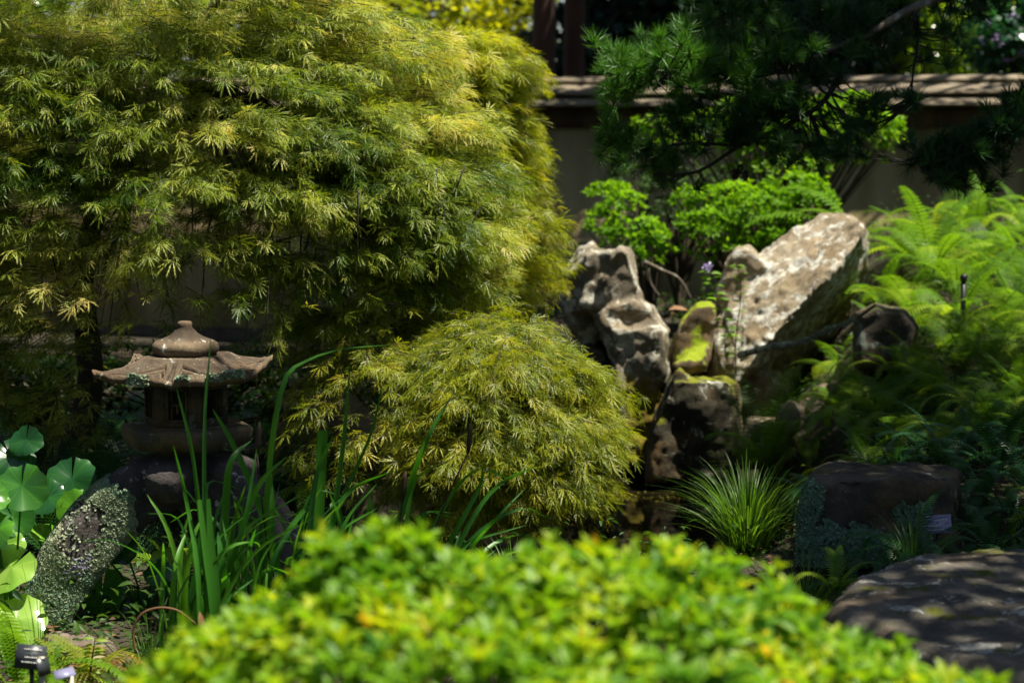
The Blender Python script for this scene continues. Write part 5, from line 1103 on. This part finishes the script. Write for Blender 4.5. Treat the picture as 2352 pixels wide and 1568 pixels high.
pads_azalea('shade_shrub', 'low dark shrub row at the foot of the wall, far left behind the lantern', [(-40, 850, 12.8, 170, 45), (180, 860, 12.8, 170, 45), (400, 860, 12.9, 170, 45)], .05, 1700, M_under, gb(180, 13.0), 54, 'dark shrubs in the shade', .2, 'shrub')
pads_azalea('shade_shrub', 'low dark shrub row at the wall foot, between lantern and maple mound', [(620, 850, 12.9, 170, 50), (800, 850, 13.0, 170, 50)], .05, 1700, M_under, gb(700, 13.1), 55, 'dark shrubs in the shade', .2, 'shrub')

# ------------------------------------------------------------------ lichen crust on the boulder
from mathutils.bvhtree import BVHTree
def crust(obj, inside, x0, x1, y0, y1, n, tones, size=(.005, .011)):
    """lichen lobes on the faces of obj that fall in a patch of its surface"""
    me = obj.data; bv = BVHTree.FromPolygons([v.co + obj.location for v in me.vertices], [p.vertices[:] for p in me.polygons]); P = []; N = []
    for _ in range(n):
        x, y = random.uniform(x0, x1), random.uniform(y0, y1)
        if not inside(x, y): continue
        d = (at(x, y, 5) - Vector((0, 0, CAMZ))).normalized(); h = bv.ray_cast(Vector((0, 0, CAMZ)), d)
        if h[0]: P.append(h[0] + h[1] * random.uniform(.001, .008)); N.append(h[1])
    fv, ff = flake(); P = np.array(P); N = nrm(np.array(N) + rng.normal(0, .5, P.shape)); mb = MB()
    mb.scatter(fv, ff, P, frames(rng.normal(size=P.shape), N), rng.uniform(*size, len(P)), rng.choice(tones, len(P)))
    org = obj.location; return link('lichen', mb.mesh('lichen', org, False, M_lichen), obj)
bo = [o for o in bpy.data.objects if o.name.startswith('lichened_boulder')][0]
def patch(x, y):
    q = noise.noise((x / 30, y / 30, 2)) * 1.0 + noise.noise((x / 9, y / 9, 4)) * .5
    a = x < 1868 + (y - 1090) * .1 + 20 * math.sin((y - 1090) / 34) + 12 * q and y > 1100
    b = y > 1205 - 8 * q * 3 and x < 2010 + 30 * q and ((x * .37) % 41 > 7 or q > 0)
    c = ((x - 2100) / 48) ** 2 + ((y - 1185) / 34) ** 2 + q < .95
    d = y > 1225 + 22 * q and x < 2140
    return (a or b or c or d) and q > -.62
crust(bo, patch, 1830, 2215, 1090, 1300, 22000, [.0, .0, .05, .2], (.003, .007))

# ------------------------------------------------------------------ small things
M_plate = plain('dark_plate', (.03, .035, .04), .35); M_ink = plain('pale_print', (.5, .5, .48), .6); M_stake = plain('pale_metal', (.45, .42, .3), .45, .3); M_blue = plain('bluish_plate', (.2, .2, .32), .35); M_black = plain('black_metal', (.008, .008, .01), .4)
def plant_label(label, p_top, Y, w, h, stake_w, mp, ms, tilt=(.5, 0, 0), rows=(), base_px=None, sidestake=None):
    c = Vector(at(*p_top, Y)); root = empty('plant_label', (c.x, Y, T(c.x, Y) - .02), label, 'plant label', 'plant labels in the planting')
    Rm = np.array(Matrix.Rotation(tilt[2], 3, 'Z') @ Matrix.Rotation(-tilt[0], 3, 'X') @ Matrix.Rotation(tilt[1], 3, 'Y'))
    mb = MB(); mb.box(c, (w / 2, .0012, h / 2), Rm); pl = mb.build('plate', mp, root)
    if rows:
        mb = MB(); rr = random.Random(4)
        for (z, x0, x1) in rows:
            x = x0
            while x < x1:
                l = rr.uniform(.03, .075); e = min(x + l, x1); q = np.array(c) + Rm @ np.array([(x + e) / 2 * w, -.0022, z * h]); mb.box(q, ((e - x) / 2 * w * .72, .0006, h * .028 * rr.uniform(.7, 1.3)), Rm); x = e
        mb.build('print', M_ink, root)
    st = MB(); sx = sidestake if sidestake is not None else 0; top = np.array(c) + Rm @ np.array([sx * w, .006, h * (.48 if sidestake is not None else .1)]); z0 = T(c.x, Y) - .05; hh = top[2] - z0
    st.box((top[0], top[1] + .003, z0 + hh / 2), (stake_w / 2, .0035, hh / 2)); st.box((top[0], top[1] - .001, top[2] + .0005), (stake_w / 2 + .001, .007, .0025)); st.build('stake', ms, root)
plant_label('dark plant label with pale lettering, leaning among the bright ferns at bottom left', (70, 1508), 5.55, .085, .07, .012, M_plate, M_black, (.3, .12, .1), [(.3, -.25, .35), (-.02, -.2, .3), (-.22, -.28, .3)])
plant_label('second plant label on a pale metal stake, seen from behind beside the dark one', (100, 1530), 5.4, .05, .05, .016, M_plate, M_stake, (.2, 0, 1.1), (), None, .1)
plant_label('bluish plant label tilted on a short pale stake, bottom left', (148, 1545), 5.3, .055, .035, .014, M_blue, M_stake, (1.1, -.3, .2), (), None, .4)
plant_label('violet-blue plant label with pale lines, in shade under the ferns right of the boulder', (2155, 1203), 7.15, .095, .07, .012, M_blue, M_black, (.5, -.1, -.2), [(.2, -.4, .35), (-.1, -.42, .1), (-.32, -.4, .2)])
c = at(2212, 700, 11.0); root = empty('marker_post', (c.x, 11.0, T(c.x, 11.0) - .05), 'small black marker post standing among the bright ferns', 'post')
mb = MB(); zt = at(2212, 630, 11.0).z; mb.tube([(c.x, 11.0, T(c.x, 11) - .05), (c.x, 11.0, zt - .04)], [.014, .014], 10); mb.build('shaft', M_black, root); mb = MB(); mb.tube([(c.x, 11.0, zt - .04), (c.x, 11.0, zt - .035), (c.x, 11.0, zt - .005), (c.x, 11.0, zt)], [.015, .021, .021, .012], 12); mb.build('cap', M_black, root)
# lichened dead branch
Yb = 10.2; pts = [at(1700, 815, 10.6), at(1775, 795, Yb), at(1840, 785, Yb), at(1895, 760, Yb), at(1960, 735, Yb), at(2010, 700, 10.0)]
root = empty('dead_branch', pts[0], 'thin grey lichened branch lying across the ferns beside the leaning stone', 'branch'); mb = MB(); mb.tube(spline([tuple(p) for p in pts], 20), np.linspace(.016, .006, 20) * (1 + .25 * rng.random(20)), 7); mb.build('stem', M_lichbark, root, True)
mb = MB(); P = np.array(spline([tuple(p) for p in pts], 300))[60:250]; P = np.repeat(P, 5, 0) + rng.normal(0, .006, (950, 3)); fv, ff = flake(); mb.scatter(fv, ff, P, frames(rng.normal(size=P.shape), nrm(rng.normal(size=P.shape) + (0, -.5, .8))), rng.uniform(.004, .01, len(P)), .3); mb.build('lichen', M_lichen, root)
for pts, r, lab in [([(1480, 600), (1520, 620), (1560, 640), (1590, 690)], .012, 'bare pale root curving between the twin-peaked and the leaning stone'), ([(1490, 615), (1495, 650), (1515, 680)], .008, 'short bare twig hanging behind the twin-peaked stone')]:
    q = [at(x, y, 12.7) for x, y in pts]; root = tag(bpy.data.objects.new('bare_root', None), lab, 'root'); C.objects.link(root); root.location = q[0]; mb = MB(); mb.tube(spline([tuple(p) for p in q], 14), np.linspace(r, r * .5, 14), 6); mb.build('stem', M_lichbark, root, True)
# sprigs in front of the leaning stone
def sprig(label, stem, Y, pairs, L, cat='sprig', flower=None, tone=.5, mat=None):
    q = [np.array(at(x, y, Y)) for x, y in stem]; root = empty('leafy_sprig', (q[0][0], Y, q[0][2]), label, cat); mb = MB(); c = spline(q, 30); mb.tube(c[::2], np.linspace(.004, .0015, 15), 5); mb.build('stem', M_twig, root)
    lf = MB(); P = []; F = []; N = []
    for k in range(pairs):
        i = int(4 + 25 * k / pairs); 
        for sg in (-1, 1):
            P.append(c[i]); F.append(np.array([sg * 1., random.uniform(-.5, .3), random.uniform(.0, .5)])); N.append(np.array([0, -.45, 1.]) + rng.normal(size=3) * .2)
    P = np.array(P); lf.scatter(*OV, P, frames(np.array(F), np.array(N)), L * rng.uniform(.7, 1.1, len(P)), np.clip(tone + rng.normal(size=len(P)) * .15, 0, 1)); lf.build('leaves', mat or M_azb, root)
    if flower:
        fm = MB(); p = np.array(at(*flower, Y)); P = p + rng.normal(size=(26, 3)) * .014; fm.scatter(*QL, P, frames(rng.normal(size=P.shape), rng.normal(size=P.shape)), .022, .5); fm.build('flower', M_violet, root)
sprig('leafy sprig with a violet flower at its tip, left of the leaning stone', [(1690, 800), (1660, 730), (1640, 660), (1630, 615)], 11.1, 9, .07, flower=(1625, 612), tone=.35)
sprig('thin vine of small leaves climbing straight up the leaning stone', [(1690, 860), (1690, 780), (1700, 700), (1700, 640), (1690, 600)], 11.05, 13, .05, tone=.4, mat=M_fern)
sprig('fine leafy seedling before the base of the leaning stone', [(1670, 830), (1665, 790), (1680, 760)], 11.0, 7, .045, tone=.5, mat=M_fern)
sprig('clover-like leafy sprig beside the bronze fern, in front of the stone block', [(205, 1560), (210, 1520), (215, 1490), (220, 1455)], 5.95, 8, .04, tone=.9, mat=M_fern)
sprig('small bright leafy sprout at the water edge below the dark mossy stone', [(1660, 1090), (1650, 1060), (1640, 1030)], 10.6, 5, .06, tone=.9, mat=M_fern)
# single leaves and stems
def lone_leaf(label, px, py, Y, L, f, n, tone):
    mb = MB(); mb.scatter(*OV, np.array([at(px, py, Y)]), frames(np.array([f], float), np.array([n], float)), L, tone); return tag(mb.build('fallen_leaf', M_dead), label, 'leaf')
lone_leaf('curled dry brown leaf standing at the foot of the tall iris clump', 462, 1445, 5.9, .055, (0, 0, 1), (.6, -1, 0), .95)
lone_leaf('orange fallen leaf lying between the twin-peaked stone and the mossy stone', 1535, 712, 11.9, .12, (1, 0, .15), (0, -.6, 1), 1.)
mb = MB(); mb.tube(spline([tuple(at(x, y, 5.9)) for x, y in [(312, 1500), (306, 1450), (325, 1410), (365, 1395), (410, 1402), (450, 1432)]], 24), np.linspace(.0045, .0025, 24), 6, .9); tag(mb.build('dry_stem', M_dead), 'dry reddish-brown stem arching beside the iris base, bottom left', 'stem')
mb = MB(); mb.ribbon(spline([tuple(at(x, y, 6.1)) for x, y in [(300, 1540), (240, 1475), (195, 1430), (160, 1395)]], 12), np.linspace(.005, .002, 12), (0, 0, 1), .2, .1); tag(mb.build('long_grass', M_iris), 'single blue-green grass blade crossing in front of the lantern leg tip', 'grass')
# ------------------------------------------------------------------ unseen trees added round the viewpoint to close off sky, and far ones
def round_tree(label, x, y, h, r, seed):
    z = T(x, y); big_tree(label, (x, y, z), h * .8, .2, [((x, y, z + h * .62), (r, r, h * .38)), ((x + .6, y - .4, z + h * .3), (r * .8, r * .8, h * .25))], .34, 2600, M_darktree, M_bark, seed, 'trees around the viewpoint', name='evergreen_tree', limb=6)
for k, (x, y, h, r, lab) in enumerate([(-6.5, 2.5, 8, 2.6, 'unseen evergreen added left of the viewpoint to close off sky'), (6.6, 3.0, 8, 2.6, 'unseen evergreen added right of the viewpoint to close off sky'), (-3.2, -4.5, 9, 2.9, 'unseen evergreen added behind the viewpoint on the left to close off sky'), (3.2, -4.8, 9, 2.9, 'unseen evergreen added behind the viewpoint on the right to close off sky'),
                                  (0, -7.5, 10, 3.2, 'tallest unseen evergreen, added directly behind the viewpoint to close off sky'), (-7.5, 9.0, 9, 2.4, 'unseen evergreen added left of the pond to close off sky'), (7.8, 8.5, 9, 2.4, 'unseen evergreen added right of the fern bank to close off sky'), (-8.5, 15, 9, 2.6, 'unseen evergreen added at the left end of the wall to close off sky'), (8.8, 15, 9, 2.4, 'unseen evergreen added at the right end of the wall to close off sky'),
                                  (-3.5, 28, 11, 3.5, 'tall evergreen far beyond the wall on the left'), (3, 29, 12, 3.5, 'tall evergreen far beyond the wall in the middle'), (9, 27, 11, 3.5, 'tall evergreen far beyond the wall on the right')]):
    round_tree(lab, x, y, h, r, 70 + k)
